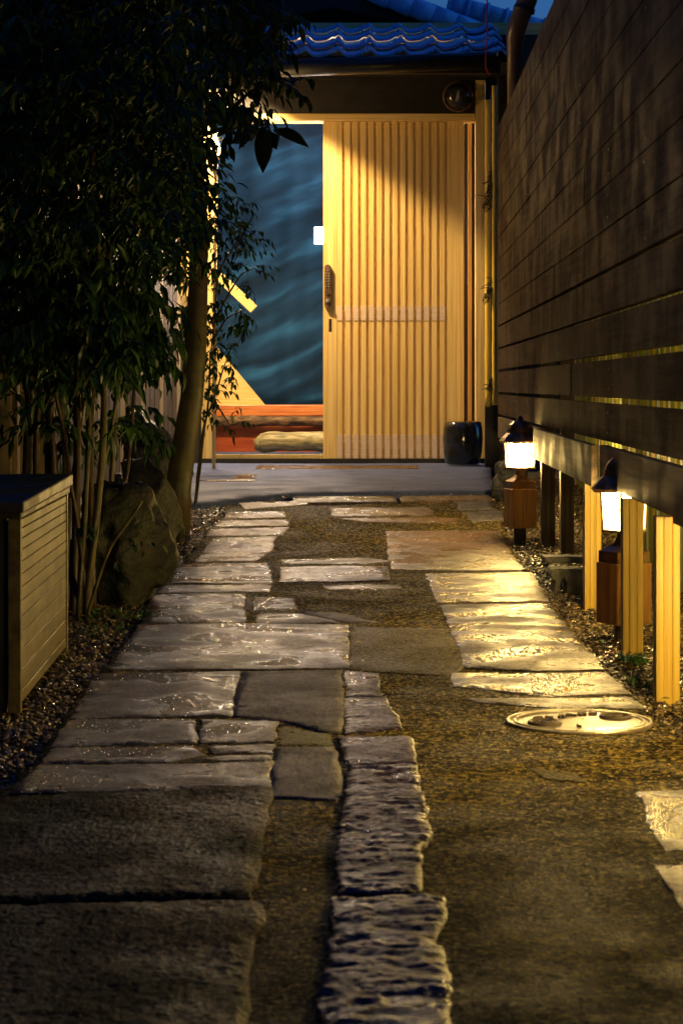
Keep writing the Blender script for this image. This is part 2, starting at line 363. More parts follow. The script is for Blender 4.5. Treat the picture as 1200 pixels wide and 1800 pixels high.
path = slab('path', path_px, asphalt, h=0, amp=.003, fr=5, step=.03, jit=.02, edge=.006, seed=3)
tag(path, kind='structure'); grain(path, 3, .006, .0035)
PATH_POLY = [tuple(G(*p)[:2]) for p in path_px]

slabs = [
 # (points, material, height, kwargs)
 ([(-120,1604),(100,1597),(470,1589),(466,1625),(450,1655),(440,1720),(432,1850),(430,1950),(-140,1950)], granite_dark, .026, dict(edge=.022, ew=.035, amp=.005)),
 ([(-80,1418),(100,1404),(300,1397),(484,1390),(472,1440),(462,1500),(446,1560),(440,1584),(200,1591),(-100,1601)], granite_dark, .028, dict(edge=.022, ew=.035, amp=.006)),
 ([(66,1348),(300,1346),(480,1341),(474,1374),(478,1387),(300,1392),(16,1398)], granite, .020, {}),
 ([(92,1318),(250,1316),(340,1313),(362,1330),(300,1343),(70,1345)], granite, .018, {}),
 ([(366,1313),(482,1311),(480,1326),(378,1328)], granite, .019, {}),
 ([(382,1331),(480,1329),(478,1338),(315,1342)], granite, .017, {}),
 ([(120,1267),(342,1267),(346,1308),(90,1315)], granite, .018, {}),
 ([(352,1267),(488,1271),(484,1308),(354,1309)], granite, .022, {}),
 ([(170,1185),(424,1183),(412,1225),(404,1262),(122,1264)], granite, .018, dict(tilt=(.015,0))),
 ([(426,1182),(602,1180),(604,1228),(612,1250),(600,1290),(560,1288),(500,1270),(408,1262),(414,1225)], cement, .012, dict(edge=.004, amp=.001)),
 ([(244,1100),(430,1098),(612,1101),(613,1177),(400,1180),(192,1180)], granite, .024, dict(amp=.004)),
 ([(605,1182),(664,1185),(672,1225),(606,1227)], split, .014, dict(rough=.006)),
 ([(604,1229),(678,1227),(690,1250),(706,1270),(706,1284),(604,1292)], split, .016, dict(rough=.010)),
 ([(596,1300),(724,1299),(730,1320),(734,1346),(612,1350),(600,1330)], split, .024, dict(rough=.012)),
 ([(611,1354),(733,1350),(740,1400),(762,1470),(740,1500),(738,1572),(690,1580),(592,1578),(588,1500),(604,1420)], split, .026, dict(rough=.020)),
 ([(580,1586),(690,1582),(780,1582),(782,1620),(768,1660),(790,1720),(800,1950),(560,1950),(565,1720),(578,1640)], split, .028, dict(rough=.020)),
 ([(482,1316),(588,1313),(604,1372),(608,1398),(590,1410),(470,1404),(474,1356)], cement, .012, dict(edge=.003, amp=.001)),
 ([(492,1273),(586,1293),(588,1310),(484,1312)], moss, .006, {}),
 ([(312,993),(470,990),(480,1026),(300,1026)], granite, .016, {}),
 ([(372,946),(484,943),(482,962),(446,987),(342,988)], granite_pink, .016, {}),
 ([(372,930),(507,927),(496,941),(362,943)], granite_pink, .014, {}),
 ([(384,915),(510,914),(506,924),(376,927)], granite_pink, .014, {}),
 ([(400,900),(500,899),(506,910),(392,912)], granite_pink, .012, {}),
 ([(268,1046),(430,1044),(432,1094),(250,1097)], granite, .015, dict(amp=.004)),
 ([(292,1029),(478,1028),(472,1041),(276,1043)], granite, .014, {}),
 ([(446,1050),(520,1053),(522,1072),(446,1073)], granite, .013, {}),
 ([(450,1079),(530,1079),(604,1096),(450,1096)], granite, .013, {}),
 ([(430,1044),(444,1048),(444,1096),(432,1096)], cement, .008, {}),
 ([(524,1074),(600,1078),(668,1094),(610,1096),(532,1082)], cement, .009, {}),
 ([(492,999),(590,996),(680,997),(684,1021),(600,1024),(492,1025)], split, .018, dict(rough=.010)),
 ([(495,984),(650,981),(690,987),(640,992),(495,992)], granite, .014, {}),
 ([(565,1031),(640,1028),(705,1030),(700,1036),(575,1037)], granite, .014, {}),
 ([(677,935),(780,934),(878,934),(924,1003),(800,1004),(688,1002)], granite_pink, .020, dict(amp=.004)),
 ([(748,1009),(936,1008),(964,1059),(768,1061)], granite_pink, .020, dict(amp=.003)),
 ([(774,1065),(966,1062),(1062,1180),(940,1182),(818,1176)], granite, .022, dict(amp=.004)),
 ([(790,1184),(940,1186),(1066,1184),(1106,1222),(960,1225),(800,1208)], granite, .018, dict(amp=.003)),
 ([(822,1228),(1000,1228),(1108,1227),(1138,1247),(960,1246),(840,1236)], granite, .014, {}),
 ([(614,1102),(700,1104),(790,1108),(806,1140),(818,1172),(786,1190),(614,1179)], ochre, .012, dict(edge=.006)),
 ([(583,893),(755,892),(766,907),(583,908)], granite_pink, .014, {}),
 ([(588,911),(810,910),(798,920),(650,918)], granite_pink, .013, {}),
 ([(515,873),(690,872),(700,882),(515,884)], granite, .014, {}),
 ([(700,873),(858,870),(872,879),(706,883)], granite_pink, .014, {}),
 ([(812,900),(880,897),(888,914),(830,918)], cement, .014, {}),
 ([(797,882),(862,880),(870,895),(806,898)], cement, .014, {}),
 ([(420,884),(540,880),(542,887),(430,896)], granite_pink, .012, {}),
 ([(1118,1394),(1260,1390),(1300,1500),(1162,1500)], granite, .018, dict(amp=.004)),
 ([(1152,1524),(1300,1518),(1400,1640),(1230,1640)], granite, .018, dict(amp=.004)),
 ([(1205,1660),(1400,1655),(1500,1900),(1300,1900)], granite, .018, dict(amp=.004)),
 ([(930,1350),(1010,1358),(1030,1376),(960,1370)], ochre, .006, dict(edge=.004)),
]
for i, (pp, mm, hh, kw) in enumerate(slabs):
    near = max(p[1] for p in pp) > 1290
    kw.setdefault('edge', .010)
    st = .009 if 'rough' in kw and near else (.016 if near else .022)
    near_k = .36 if mm is granite_dark else (.26 if 'rough' in kw else .24)
    kw['edge'] = min(kw['edge'], .010)*.28; kw['jit'] = .006; kw['ew'] = .008
    if 'rough' in kw: kw["rough"] *= .30
    kw['amp'] = kw.get('amp', .002) * .5; k_ = near_k
    if mm is granite_dark: kw['edge'] = .005; kw['ew'] = .012
    o = slab('paving_slab', pp, mm, h=hh*k_, seed=11.3*i+1, parent=path, step=st, **kw)
    if mm is not cement: grain(o, (1 if st < .01 else 2), .0065 if mm is not granite_dark else .006, .0045 if mm in (granite_dark, split) else (.0022 if near else .0032))
# smooth concrete landing in front of the gate
ap = [(330,893),(392,886),(512,871),(868,868),(874,866),(873,849),(864,848),(862,827),(858,816)]
ap_w = [G(*p) for p in ap] + [Vector((.95, 11.44, 0)), Vector((-1.0, 11.44, 0)), Vector((-.9, 9.4, 0))]
apron = slab('landing', ap_w, concrete, h=.012, amp=.002, fr=3, step=.06, jit=.01, edge=.003, ew=.01, seed=5, world=True, drop=.06)
tag(apron, kind='structure')
for pp, mm in (([(450,822),(735,822),(738,828),(448,829)], granite_pink), ([(420,838),(452,837),(448,851),(345,851),(345,849),(405,847)], granite_pink)):
    slab('inset_stone', pp, mm, h=.015, amp=.001, step=.04, jit=.01, edge=.003, parent=apron, seed=3)

# ---------------------------------------------------------------- gravel (stuff)
def in_poly(x, y, poly):
    c = False; n = len(poly); j = n-1
    for i in range(n):
        xi, yi = poly[i][:2]; xj, yj = poly[j][:2]
        if (yi > y) != (yj > y) and x < (xj-xi)*(y-yi)/(yj-yi)+xi: c = not c
        j = i
    return c
AP_POLY = [tuple(p[:2]) for p in ap_w]
ico = bmesh.new(); bmesh.ops.create_icosphere(ico, subdivisions=1, radius=1)
IV = [v.co.copy() for v in ico.verts]; IF = [tuple(v.index for v in f.verts) for f in ico.faces]; ico.free()
def gravel(name, xr, yr, n, label, size=(.0028, .0062)):
    V = []; Fc = []
    for _ in range(n):
        y = yr[0] + (yr[1]-yr[0]) * random.random()**1.15; x = random.uniform(xr[0](y), xr[1](y))
        near = in_poly(x, y, PATH_POLY) or in_poly(x, y, AP_POLY)
        if near and not (in_poly(x, y, PATH_POLY) and random.random() < .012): continue
        r = random.uniform(*size) * (1 if not near else .35); M = Matrix.Rotation(random.uniform(0, 6.3), 3, 'Z') @ Matrix.Rotation(random.uniform(-.5, .5), 3, 'X')
        s = Vector((r*random.uniform(.8, 1.4), r*random.uniform(.8, 1.2), r*random.uniform(.45, .8)))
        z = g(y) - (.018 if not near else -.002) + random.uniform(0, .014 if not near else .001) + .010 * noise.noise(Vector((x*5, y*5, 0)))
        b = len(V)
        for v in IV: V.append(M @ Vector((v.x*s.x, v.y*s.y, v.z*s.z)) * random.uniform(.85, 1.12) + Vector((x, y, z)))
        Fc += [(a+b, c+b, d+b) for a, c, d in IF]
    o = mesh(name, V, Fc, gravel_m, smooth=False); tag(o, label, 'gravel', kind='stuff'); return o
gravel('gravel', (lambda y: -.95, lambda y: -.05*y+.1 if y > 7 else -.2), (3.0, 9.9), 48000, 'small wet brown pebbles filling the strip left of the path')
gravel('gravel', (lambda y: .2+.01*y, lambda y: 1.2), (2.6, 10.2), 52000, 'small wet ochre pebbles under and beside the dark fence')
# pale drops added to stand in for glints on the wet stones
V = []; Fc = []
for _ in range(8000):
    y = 1.9 + 7.2*random.random()**1.3; x = random.uniform(-.17*y-.1, .7)
    if abs(x) > .17*y or not in_poly(x, y, PATH_POLY): continue
    r = random.uniform(.0006, .0017); z = g(y) + .004 + random.uniform(0, .003); b = len(V)
    V += [Vector((x+v.x*r, y+v.y*r, z+v.z*r*.7)) for v in IV]; Fc += [(a+b, c+b, d+b) for a, c, d in IF]
drop_m = mat('pale_glint_drop', [(.20,.17,.12), (.42,.37,.30)], (.12, .2), (9, 9, 9), spec=1)  # pale base colour makes the drops read as glints
tag(mesh('glint_drops', V, Fc, drop_m, smooth=True), 'tiny pale drops added on the paving to read as wet glints', 'glint_drops', kind='stuff')
# leaf litter
def leaf_faces(base, d, up, L, Wd, fold=.25, curl=.15):
    d = d.normalized(); s = d.cross(up); s = s.normalized() if s.length > 1e-4 else Vector((1,0,0)); n = s.cross(d)
    a = base + d*L*.38; b = base + d*L*.72
    V = [base, a + s*Wd*.5 + n*Wd*fold, a, a - s*Wd*.5 + n*Wd*fold, b + s*Wd*.34 + n*(Wd*fold*.7 - L*curl*.4), b - n*L*curl*.3, b - s*Wd*.34 + n*(Wd*fold*.7 - L*curl*.4), base + d*L - n*L*curl]
    return V, [(0,2,1), (0,3,2), (1,2,5,4), (2,3,6,5), (4,5,7), (5,6,7)]
lb = MB()
for _ in range(900):
    side = random.random() < .55
    y = random.uniform(3.2, 9.2)
    x = random.uniform(-.78, -.15) if side else random.uniform(.3, .95)
    if in_poly(x, y, PATH_POLY) and random.random() < .93: continue
    q = random.uniform(0, 6.28); v, f = leaf_faces(Vector((x, y, g(y)+(.006 if not in_poly(x, y, PATH_POLY) else .028))), Vector((math.cos(q), math.sin(q), random.uniform(-.1, .25))), Vector((0,0,1)), random.uniform(.012, .03), random.uniform(.006, .012))
    lb.add(v, f, random.choice((0, 0, 0, 1, 2)))
for _ in range(170):
    y = random.uniform(2.4, 8.8); x = random.uniform(-.16*y, .6)
    if not in_poly(x, y, PATH_POLY): continue
    q = random.uniform(0, 6.28); L_ = random.uniform(.003, .016); p = Vector((x, y, g(y)+.006))
    if random.random() < .5: lb.tube([p, p+Vector((math.cos(q), math.sin(q), .1))*L_], [.0012, .0007], 5, mi=0)
    else: v, f = leaf_faces(p, Vector((math.cos(q), math.sin(q), .2)), Vector((0,0,1)), L_*1.3, L_*.7); lb.add(v, f, random.choice((0, 0, 1)))
tag(lb.build('leaf_litter', None, smooth=False, mats=[brown_leaf, yellow_leaf, weed_m]), 'scattered small fallen leaves lying on the gravel strips', 'leaf litter', kind='stuff')
for px, py, m, lab, s in ((777-487, 957, yellow_leaf, 'bright yellow leaf lying in the gravel right of the boulders', .035), (992, 1243, orange_leaf, 'small orange leaf just beyond the round drain cover', .014)):
    p = G(px, py); v, f = leaf_faces(p + Vector((0,0,.028)), Vector((.3, .6, .5)), Vector((.2,-1,.3)), s, s*.7)
    tag(MB().add(v, f).build('fallen_leaf', m), lab, 'leaf')

# ---------------------------------------------------------------- round drain cover
mc = G(1018, 1271); MR = .5 * 258 * mc.y / F
t = thing('drain_cover', 'round cast drain cover shining in the path, with raised oval and dark relief marks', 'drain cover', (mc.x, mc.y, mc.z))
c0 = Vector((mc.x, mc.y, mc.z-.0075))
MB().lathe([(MR, -.01), (MR, .010), (MR*.985, .013), (MR*.95, .013), (MR*.94, .010), (MR*.90, .010), (MR*.89, .013), (MR*.86, .013), (MR*.85, .0105), (.001, .0115)], c0, 64).build('disc', cover_m, t, smooth=False)
rel = MB()
def oval(u, v, a, b, w, t0=0, t1=6.283, mi=0):
    pts = [c0 + Vector(((u + a*math.cos(q))*MR, (v + b*math.sin(q))*MR, .013)) for q in [t0 + (t1-t0)*k/28 for k in range(29)]]
    rel.tube(pts, w, 6, mi=mi)
oval(-.50, -.22, .20, .20, .0042, .6, 6.0)
for k in range(3): oval(-.47+.05*k, -.18-.05*k, .09, .06, .003, 2.5, 6.0)
for k in range(6):
    u = -.56 + .165*k; v = .15 + .085*k
    for j in range(3):
        a = random.uniform(0, 3.14); du = Vector((math.cos(a), math.sin(a)*.9, 0)) * .055 * MR
        p = c0 + Vector(((u+random.uniform(-.03,.03))*MR, (v+random.uniform(-.05,.05))*MR, .0125)); rel.tube([p-du, p+du], .0032, 6)
rel.tube([c0+Vector((-.06*MR, -.55*MR, .012)), c0+Vector((-.06*MR, -.42*MR, .012))], .004, 6)
oval(.53, .33, .20, .20, .0036, mi=1)
rel.tube([c0+Vector((.50*MR, .25*MR, .013)), c0+Vector((.62*MR, .35*MR, .013))], .003, 6, mi=1)
rel.build('relief_marks', None, t, mats=[cover_d, cover_d])

# ---------------------------------------------------------------- fence on the right
FS = .0204; FX0 = .545
def fx(Y): return FX0 + FS * Y
YN, YE = 1.5, 10.0
fence = thing('board_fence', 'tall dark fence of horizontal boards with thin gaps, right of the path', 'fence', (fx(5), 5, 0))
ang = math.atan(FS)
TOP = 1.837; PITCH = .1068
pb = MB()
for i in range(13):
    z1 = TOP - PITCH * i; gap = .0045 if i < 8 else (.010 if i < 10 else .014)
    z0 = z1 - PITCH + gap
    joints = [YN, 4.3 + .9*((i*37) % 3), 7.4 + .3*((i*53) % 4), YE] if i % 2 else [YN, 5.7 + .5*(i % 3), YE]
    for a, b in zip(joints, joints[1:]):
        off = random.uniform(-.0012, .0012)
        xa, xb = fx(a)+off, fx(b)+off; a += .0015; b -= .0015
        n = max(2, int((b-a)/.6)); V = []
        for k in range(n+1):
            y = a + (b-a)*k/n; x = xa + (xb-xa)*k/n; dz = .0012*noise.noise(Vector((y*1.1, i*3.7, 1)))
            V += [(x, y, z0+dz), (x+.02, y, z0+dz), (x+.02, y, z1+dz), (x, y, z1+dz)]
        Fq = [(0,1,2,3), (4*n+3, 4*n+2, 4*n+1, 4*n)]
        for k in range(n):
            q = 4*k; Fq += [(q, q+3, q+7, q+4), (q+1, q+5, q+6, q+2), (q+3, q+2, q+6, q+7), (q, q+4, q+5, q+1)]
        pb.add(V, Fq)
    for y in [2.2 + .72*k for k in range(11)]:      # screw heads
        for zz in (z0+.022, z1-.022):
            p = Vector((fx(y)-.0006, y + .01*math.sin(i*5+y), zz))
            pb.add([p+Vector((0, .0028*math.cos(q), .0028*math.sin(q))) for q in [k*math.pi/3 for k in range(6)]], [tuple(range(6))], 1)
pb.build('board_panel', None, fence, bevel=0, mats=[fence_m, steel])
b = MB()
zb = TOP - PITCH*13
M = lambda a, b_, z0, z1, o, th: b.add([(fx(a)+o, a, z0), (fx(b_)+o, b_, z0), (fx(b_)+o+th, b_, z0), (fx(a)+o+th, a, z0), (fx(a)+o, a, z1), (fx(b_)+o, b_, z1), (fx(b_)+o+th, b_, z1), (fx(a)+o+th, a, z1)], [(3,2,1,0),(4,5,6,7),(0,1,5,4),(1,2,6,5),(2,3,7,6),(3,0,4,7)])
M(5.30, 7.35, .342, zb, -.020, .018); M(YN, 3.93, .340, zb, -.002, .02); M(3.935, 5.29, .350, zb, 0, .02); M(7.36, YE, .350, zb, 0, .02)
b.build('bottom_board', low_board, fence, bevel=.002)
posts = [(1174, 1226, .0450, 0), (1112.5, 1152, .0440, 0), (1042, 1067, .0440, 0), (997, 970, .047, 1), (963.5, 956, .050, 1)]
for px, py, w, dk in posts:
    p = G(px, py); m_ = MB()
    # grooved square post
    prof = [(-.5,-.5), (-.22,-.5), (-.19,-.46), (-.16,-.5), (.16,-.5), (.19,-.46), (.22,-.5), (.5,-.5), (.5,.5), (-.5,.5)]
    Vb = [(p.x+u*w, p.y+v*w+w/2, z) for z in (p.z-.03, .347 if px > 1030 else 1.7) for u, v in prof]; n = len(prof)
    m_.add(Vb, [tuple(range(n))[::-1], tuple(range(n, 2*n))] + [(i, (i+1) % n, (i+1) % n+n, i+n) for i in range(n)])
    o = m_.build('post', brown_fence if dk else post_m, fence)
for y in (2.6, 8.9):
    m_ = MB(); m_.box((fx(y)+.022, y, g(y)-.03), (fx(y)+.067, y+.045, 1.8)); m_.build('post', brown_fence, fence)

# lattice of bamboo and white slats behind the fence, and the neighbour's wall
bl = thing('bamboo_lattice', 'row of upright green bamboo and white slats glimpsed through the gaps of the dark fence', 'fence', (fx(5)+.33, 5, 0))
mb = MB(); y = 2.4; k = 0
while y < 9.6:
    r = random.uniform(.012, .017); x = fx(y)+.34; k += 1
    mi = (0, 0, 1, 0, 2)[k % 5]
    if mi == 1: mb.box((x-.012, y-.028, g(y)-.03), (x+.01, y+.028, 1.72), None, 1); y += .075
    else: mb.tube([(x, y, g(y)-.03), (x, y, .6), (x+.003, y, 1.2), (x, y, 1.75)], r, 8, mi=mi); y += r*2+.018
mb.build('uprights', None, bl, smooth=True, mats=[bamboo_g, bamboo_w, bamboo_y])
MB().add([(fx(2.4)+.36, 2.4, .95), (fx(9.6)+.36, 9.6, .95), (fx(9.6)+.38, 9.6, .95), (fx(2.4)+.38, 2.4, .95), (fx(2.4)+.36, 2.4, 1.0), (fx(9.6)+.36, 9.6, 1.0), (fx(9.6)+.38, 9.6, 1.0), (fx(2.4)+.38, 2.4, 1.0)], [(3,2,1,0),(4,5,6,7),(0,1,5,4),(1,2,6,5),(2,3,7,6),(3,0,4,7)]).build('rail', brown_fence, bl)
hl_ = thing('neighbour_house', 'dark plastered house wall behind the plants on the left', 'house', (-2.7, 4, 0))
MB().box((-3.2, -2.5, -.05), (-2.75, 9.5, 3.6)).build('wall', plaster, hl_)
MB().box((-3.3, -2.6, 3.6), (-2.3, 9.6, 3.7)).build('eave', dark_wood, hl_)
hb_ = thing('neighbour_house', 'dark house wall closing the alley behind the viewer', 'house', (0, -3, 0))
MB().box((-4, -3.5, -.05), (4, -3.1, 5)).build('wall', plaster, hb_)
hw = thing('neighbour_house', 'dark plastered house wall rising just behind the right hand fence', 'house', (1.7, 6, 0))
MB().box((1.5, .5, -.05), (1.9, 11.0, 4.2)).build('wall', plaster, hw)
MB().box((1.02, .4, 3.4), (1.95, 11.1, 3.5)).build('eave', dark_wood, hw)

# ---------------------------------------------------------------- garden lanterns
def make_lantern(label):
    t = thing('garden_lantern', label, 'lantern', (0, 0, 0), 'low lanterns lighting the path along the fence')
    MB().box((-.022, -.022, -.02), (.022, .022, .045)).build('stake', dark_wood_z, t)
    Mr = Matrix.Rotation(R(24), 4, 'Z')
    MB().box((-.048, -.048, .045), (.048, .048, .190), Mr).build('wooden_block', block_m, t, bevel=.003)
    cp = MB(); prof = [(.062, .190), (.062, .217), (.050, .222), (.034, .229), (.022, .240), (.018, .252), (.018, .262)]
    cp.lathe(prof, (0, 0, 0), 4, R(45+24)); cp.build('cap', bronze, t, bevel=.001)
    MB().lathe([(.045, .262), (.058, .264), (.058, .269), (.052, .272)], (0, 0, 0), 6, R(15)).build('base_ring', bronze, t)
    MB().lathe([(.041, .273), (.047, .362)], (0, 0, 0), 24).build('glass', lantern_glow, t, smooth=True)
    for k in range(6):
        q = R(15 + 60*k); c, s_ = math.cos(q), math.sin(q)
        MB().tube([(.052*c, .052*s_, .270), (.058*c, .058*s_, .366)], .0040, 6).build('frame_bar', bronze, t)
    rg = MB(); rg.tube([(.0545*math.cos(R(15+60*k)), .0545*math.sin(R(15+60*k)), .318) for k in range(7)], .0012, 5); rg.build('wire_ring', bronze, t)
    MB().lathe([(.010, .364), (.074, .358), (.079, .366), (.070, .378), (.058, .390), (.050, .396), (.048, .410), (.041, .426), (.028, .438), (.012, .444), (.009, .454), (.004, .460)], (0, 0, 0), 12, R(15)).build('roof', bronze, t, smooth=False)
    return t
lan = make_lantern('bright garden lantern tucked under the fence, half hidden by the middle yellow post')
pA = G(1096, 1120)
lan.location = (.672, pA.y, pA.z-.012)
l2 = copy_tree(lan); l2['label'] = 'farther garden lantern with its whole roof showing, in front of the dark fence'
l2.location = (.660, 7.72, g(7.72)+.005); l2.rotation_euler.z = R(-8)
l3 = copy_tree(lan); l3['label'] = 'nearest garden lantern, just outside the right edge before the nearest yellow post'
l3.location = (.70, 3.42, -.01); l3.rotation_euler.z = R(20)

# ---------------------------------------------------------------- gatehouse
D = 11.5
gate = thing('gatehouse', 'wooden gatehouse with blue tiled roof and pale sliding lattice door', 'gatehouse', (0, D, g(D)))
def part(name, m, *boxes, bevel=.002, parent=None, smooth=False):
    mb = MB()
    for bx in boxes: mb.pbox(*bx)
    return mb.build(name, m, parent or gate, bevel=bevel, smooth=smooth)
part('threshold', dark_wood, (352, 806, 860, 822, 11.44, .16))
part('threshold_rail', brass, (358, 799, 568, 806, 11.47, .05))
part('lintel', cedar_x, (330, 199, 835, 212, 11.42, .12))
part('header_beam', dark_wood, (-300, 110, 835, 199, 11.43, .14))
part('jamb', cedar, (354, 212, 374, 806, 11.44, .09))
part('jamb', cedar, (836, 140, 852, 806, 11.41, .12))
part('corner_post', dark_wood_z, (875, 82, 900, 860, 11.35, .1))
part('wall', plaster, (-300, 212, 352, 830, 11.5, .1), (853, 60, 1500, 830, 11.52, .1), (-300, 86, 853, 110, 11.68, .1))
ltt = MB()
for k in range(5): ltt.pbox(268 + 15*k, 290, 275 + 15*k, 520, 11.46, .03)
ltt.build('window_lattice', cedar, gate)
part('window_board', pale_fence, (262, 520, 350, 545, 11.47, .03), (262, 280, 350, 290, 11.47, .03), (262, 290, 350, 520, 11.493, .006))
# sliding door
Yd = 11.47
door = part('sliding_door', cedar, (568, 212, 592.5, 806, Yd, .035), (786, 212, 815, 806, Yd, .035), bevel=.0015)
for ra, rb in ((212, 240), (537, 563), (763, 806)): part('door_rail', cedar_x, (592.5, ra, 786, rb, Yd+.012, .016), parent=door)
part('door_backing', cedar, (592.5, 240, 786, 537, Yd+.0145, .004), (592.5, 563, 786, 763, Yd+.0145, .004), parent=door, bevel=0)
sl = MB(); pc = MB(); pd = MB(); n = 14; pitch = (786-592.5)/n
for k in range(n):
    a = 592.5 + pitch*k + (.6 if k else .1); w = 8.6
    sl.pbox(a, 214, a+w, 805, Yd+.002, .022)
    pc.pbox(a-.1, 537.5, a+w+.1, 563, Yd-.001, .003); pd.pbox(a-.1, 764, a+w+.1, 805.5, Yd-.001, .003)
sl.build('lattice_slats', cedar, door, bevel=.0008); pc.build('rail_blocks', cedar_end, door); pd.build('rail_blocks', cedar_end, door)
lk = MB(); cx = 575.5
def rr(x0, y0, x1, y1, Y, d, mbx, n=10):
    r = (x1-x0)/2; pts = []
    for k in range(n+1):
        q = math.pi*k/n; pts.append(P((x0+x1)/2 + r*math.cos(q), y0 + r - r*math.sin(q), Y))
    for k in range(n+1):
        q = math.pi + math.pi*k/n; pts.append(P((x0+x1)/2 + r*math.cos(q), y1 - r - r*math.sin(q), Y))
    mbx.prism(pts, d)
rr(569.8, 464, 581.2, 541, Yd-.022, .022, lk); lock = lk.build('keypad_lock', bronze, door, bevel=.002)
bt = MB()
for k in range(6):
    for dx in (-2.4, 2.4):
        p = P(cx+dx, 480+4.6*k, Yd-.0225); bt.tube([p, p+Vector((0,-.004,0))], .0038, 8)
p = P(cx, 475, Yd-.0225); bt.tube([p, p+Vector((0,-.004,0))], .004, 8)
p = P(cx, 529, Yd-.0225); MB().tube([p, p+Vector((0,-.012,0)), p+Vector((0,-.014,0))], [.011, .010, .004], 14).build('thumb_turn', steel, door)
p = P(cx, 515, Yd-.0225); MB().tube([p, p+Vector((0,-.006,0))], .008, 12).build('keyhole', bronze, door)
o = bt.build('buttons', steel, None); 
o.parent = door; o.location = -gate.location   # door sits at the gate's offset
door_off = door.location.copy(); o.location = -(gate.location + door_off)
for c in kids(door): c.location = -(gate.location + door_off)
fp = part('finger_pull', brown_fence, (577.5, 560, 583, 583, Yd-.001, .003), parent=door); fp.location = -(gate.location + door_off)
# fixed panel behind the door
part('fixed_panel', brown_fence, (815, 212, 836, 806, 11.53, .01))
part('fixed_slat', cedar, (822, 212, 829, 806, 11.515, .014))
# gutter
gu = MB(); gu.tube([P(380, 124, 10.75), P(640, 114, 10.75), P(868, 104, 10.75)], .045, 12); gu.build('gutter', black_metal, gate, smooth=True)
part('fascia', dark_wood, (360, 100, 880, 128, 10.82, .03))
# underside of the eave
ev = MB(); a0 = P(300, 108, 10.85); a1 = P(900, 108, 10.85); ev.box((a0.x, 10.85, a0.z), (a1.x, 11.62, a0.z+.03)); ev.build('soffit', dark_wood, gate)
# tiled roof: rows of wave tiles stepping up the slope
def tiles(name, x0, x1, Y0, z0, slope, rows, rl, pw, m, parent):
    V = []; Fc = []; nx = int((x1-x0)/pw*18)
    for r in range(rows):
        b = len(V)
        for j in range(4):
            t_ = (0, 0, .6, 1.5 if r < rows-1 else 1.0)[j]
            for i in range(nx+1):
                x = x0 + (x1-x0)*i/nx; u = ((x-x0)/pw) % 1
                wv = .5 + .5*math.cos(2*math.pi*u) if u < .5 else 0.0
                wv = .026*(math.exp(-((u-.16)/.13)**2) + math.exp(-((u-1.16)/.13)**2)) - .010*math.sin(math.pi*u)**2 + (.012*(u-.8)/.2 if u > .8 else 0)
                Y = Y0 + (r + t_)*rl; z = z0 + (r+t_)*rl*slope + wv + (.030 if j else .017) - .026*t_
                V.append((x + random.uniform(-.0006,.0006), Y, z))
        for j in range(3):
            for i in range(nx):
                a = b + j*(nx+1)+i; Fc.append((a, a+1, a+nx+2, a+nx+1))
    return mesh(name, V, Fc, m, parent, smooth=False)
e0 = P(300, 100, 10.8)
tl = tiles('tiled_roof', e0.x, P(893, 100, 10.8).x, 10.78, e0.z-.010, .36, 4, .215, .168, tile_m, gate)
# upper roof behind: dark gable, barge boards, verge tiles and a round ridge
up = thing('main_house', 'dark gabled house roof with blue ridge tiles rising behind the gatehouse', 'house', (0, 13, 0))
mbu = MB(); Yg = 11.9
mbu.prism([P(300, 110, Yg), P(300, 40, Yg), P(585, 12, Yg), P(700, 40, Yg), P(860, 75, Yg), P(860, 110, Yg)][::-1], .1)
mbu.build('gable_wall', dark_wood, up)
mbu = MB(); mbu.prism([P(400, 45, 11.75), P(585, 12, 11.75), P(590, -120, 11.75), P(500,-120,11.75), P(400, -80, 11.75)][::-1], .12)
mbu.prism([P(585, 12, 11.75), P(835, 66, 11.75), P(835, 40, 11.75), P(700, -6, 11.75), P(600, -120, 11.75), P(588,-120,11.75)][::-1], .12)
mbu.build('barge_board', dark_wood, up)
vt = MB()
for k in range(5):       # stepped verge tiles
    a = P(640+38*k, -22+14.5*k, 11.7); b_ = P(685+38*k, -3+14.5*k, 11.7)
    vt.tube([a, b_], [.055, .060], 12)
vt.build('verge_tiles', tile_m, up, smooth=True)
rt = MB()
for k in range(6):
    a = P(786+33*k, 5+9*k, 11.8); b_ = P(822+33*k, 14+9*k, 11.8)
    rt.tube([a, b_], [.055, .052], 14); rt.tube([a, a+(b_-a)*.16], [.066, .066], 14)
rt.build('ridge_tiles', tile_m, up, smooth=True)
a = P(760, 12, 11.9); tiles('roof_tiles', P(790, 60, 11.7).x, P(905, 60, 11.7).x, 11.55, P(0, 78, 11.55).z, .5, 3, .13, .10, tile_m, up)
MB().prism([P(795, 60, 12.3), P(815, 20, 12.3), P(960, 55, 12.3), P(960, 90, 12.3)][::-1], .1).build('wall', plaster, up)

# downpipe and cord beside the roof
dp = thing('downpipe', 'brown rain pipe bending down beside the roof tiles above the fence end', 'pipe', tuple(P(915, 60, 10.6)))
MB().tube([P(945, -60, 10.5), P(926, 0, 10.5), P(912, 35, 10.5), P(905, 62, 10.55), P(904, 90, 10.6), P(906, 220, 10.6)], [.05, .05, .048, .045, .04, .04], 14).build('pipe', pipe_m, dp, smooth=True)
MB().tube([P(922, 12, 10.5), P(920, 20, 10.5)], .056, 14).build('collar', black_metal, dp, smooth=True)
MB().tube([P(855, -60, 10.6), P(856, 60, 10.6), P(854, 92, 10.6), P(853, 115, 10.6), P(858, 128, 10.6), P(862, 131, 10.6)], .0035, 6).build('cord', red_m)
tag(bpy.data.objects['cord'], 'thin red cord hanging in front of the tiles at the gutter end', 'cord')

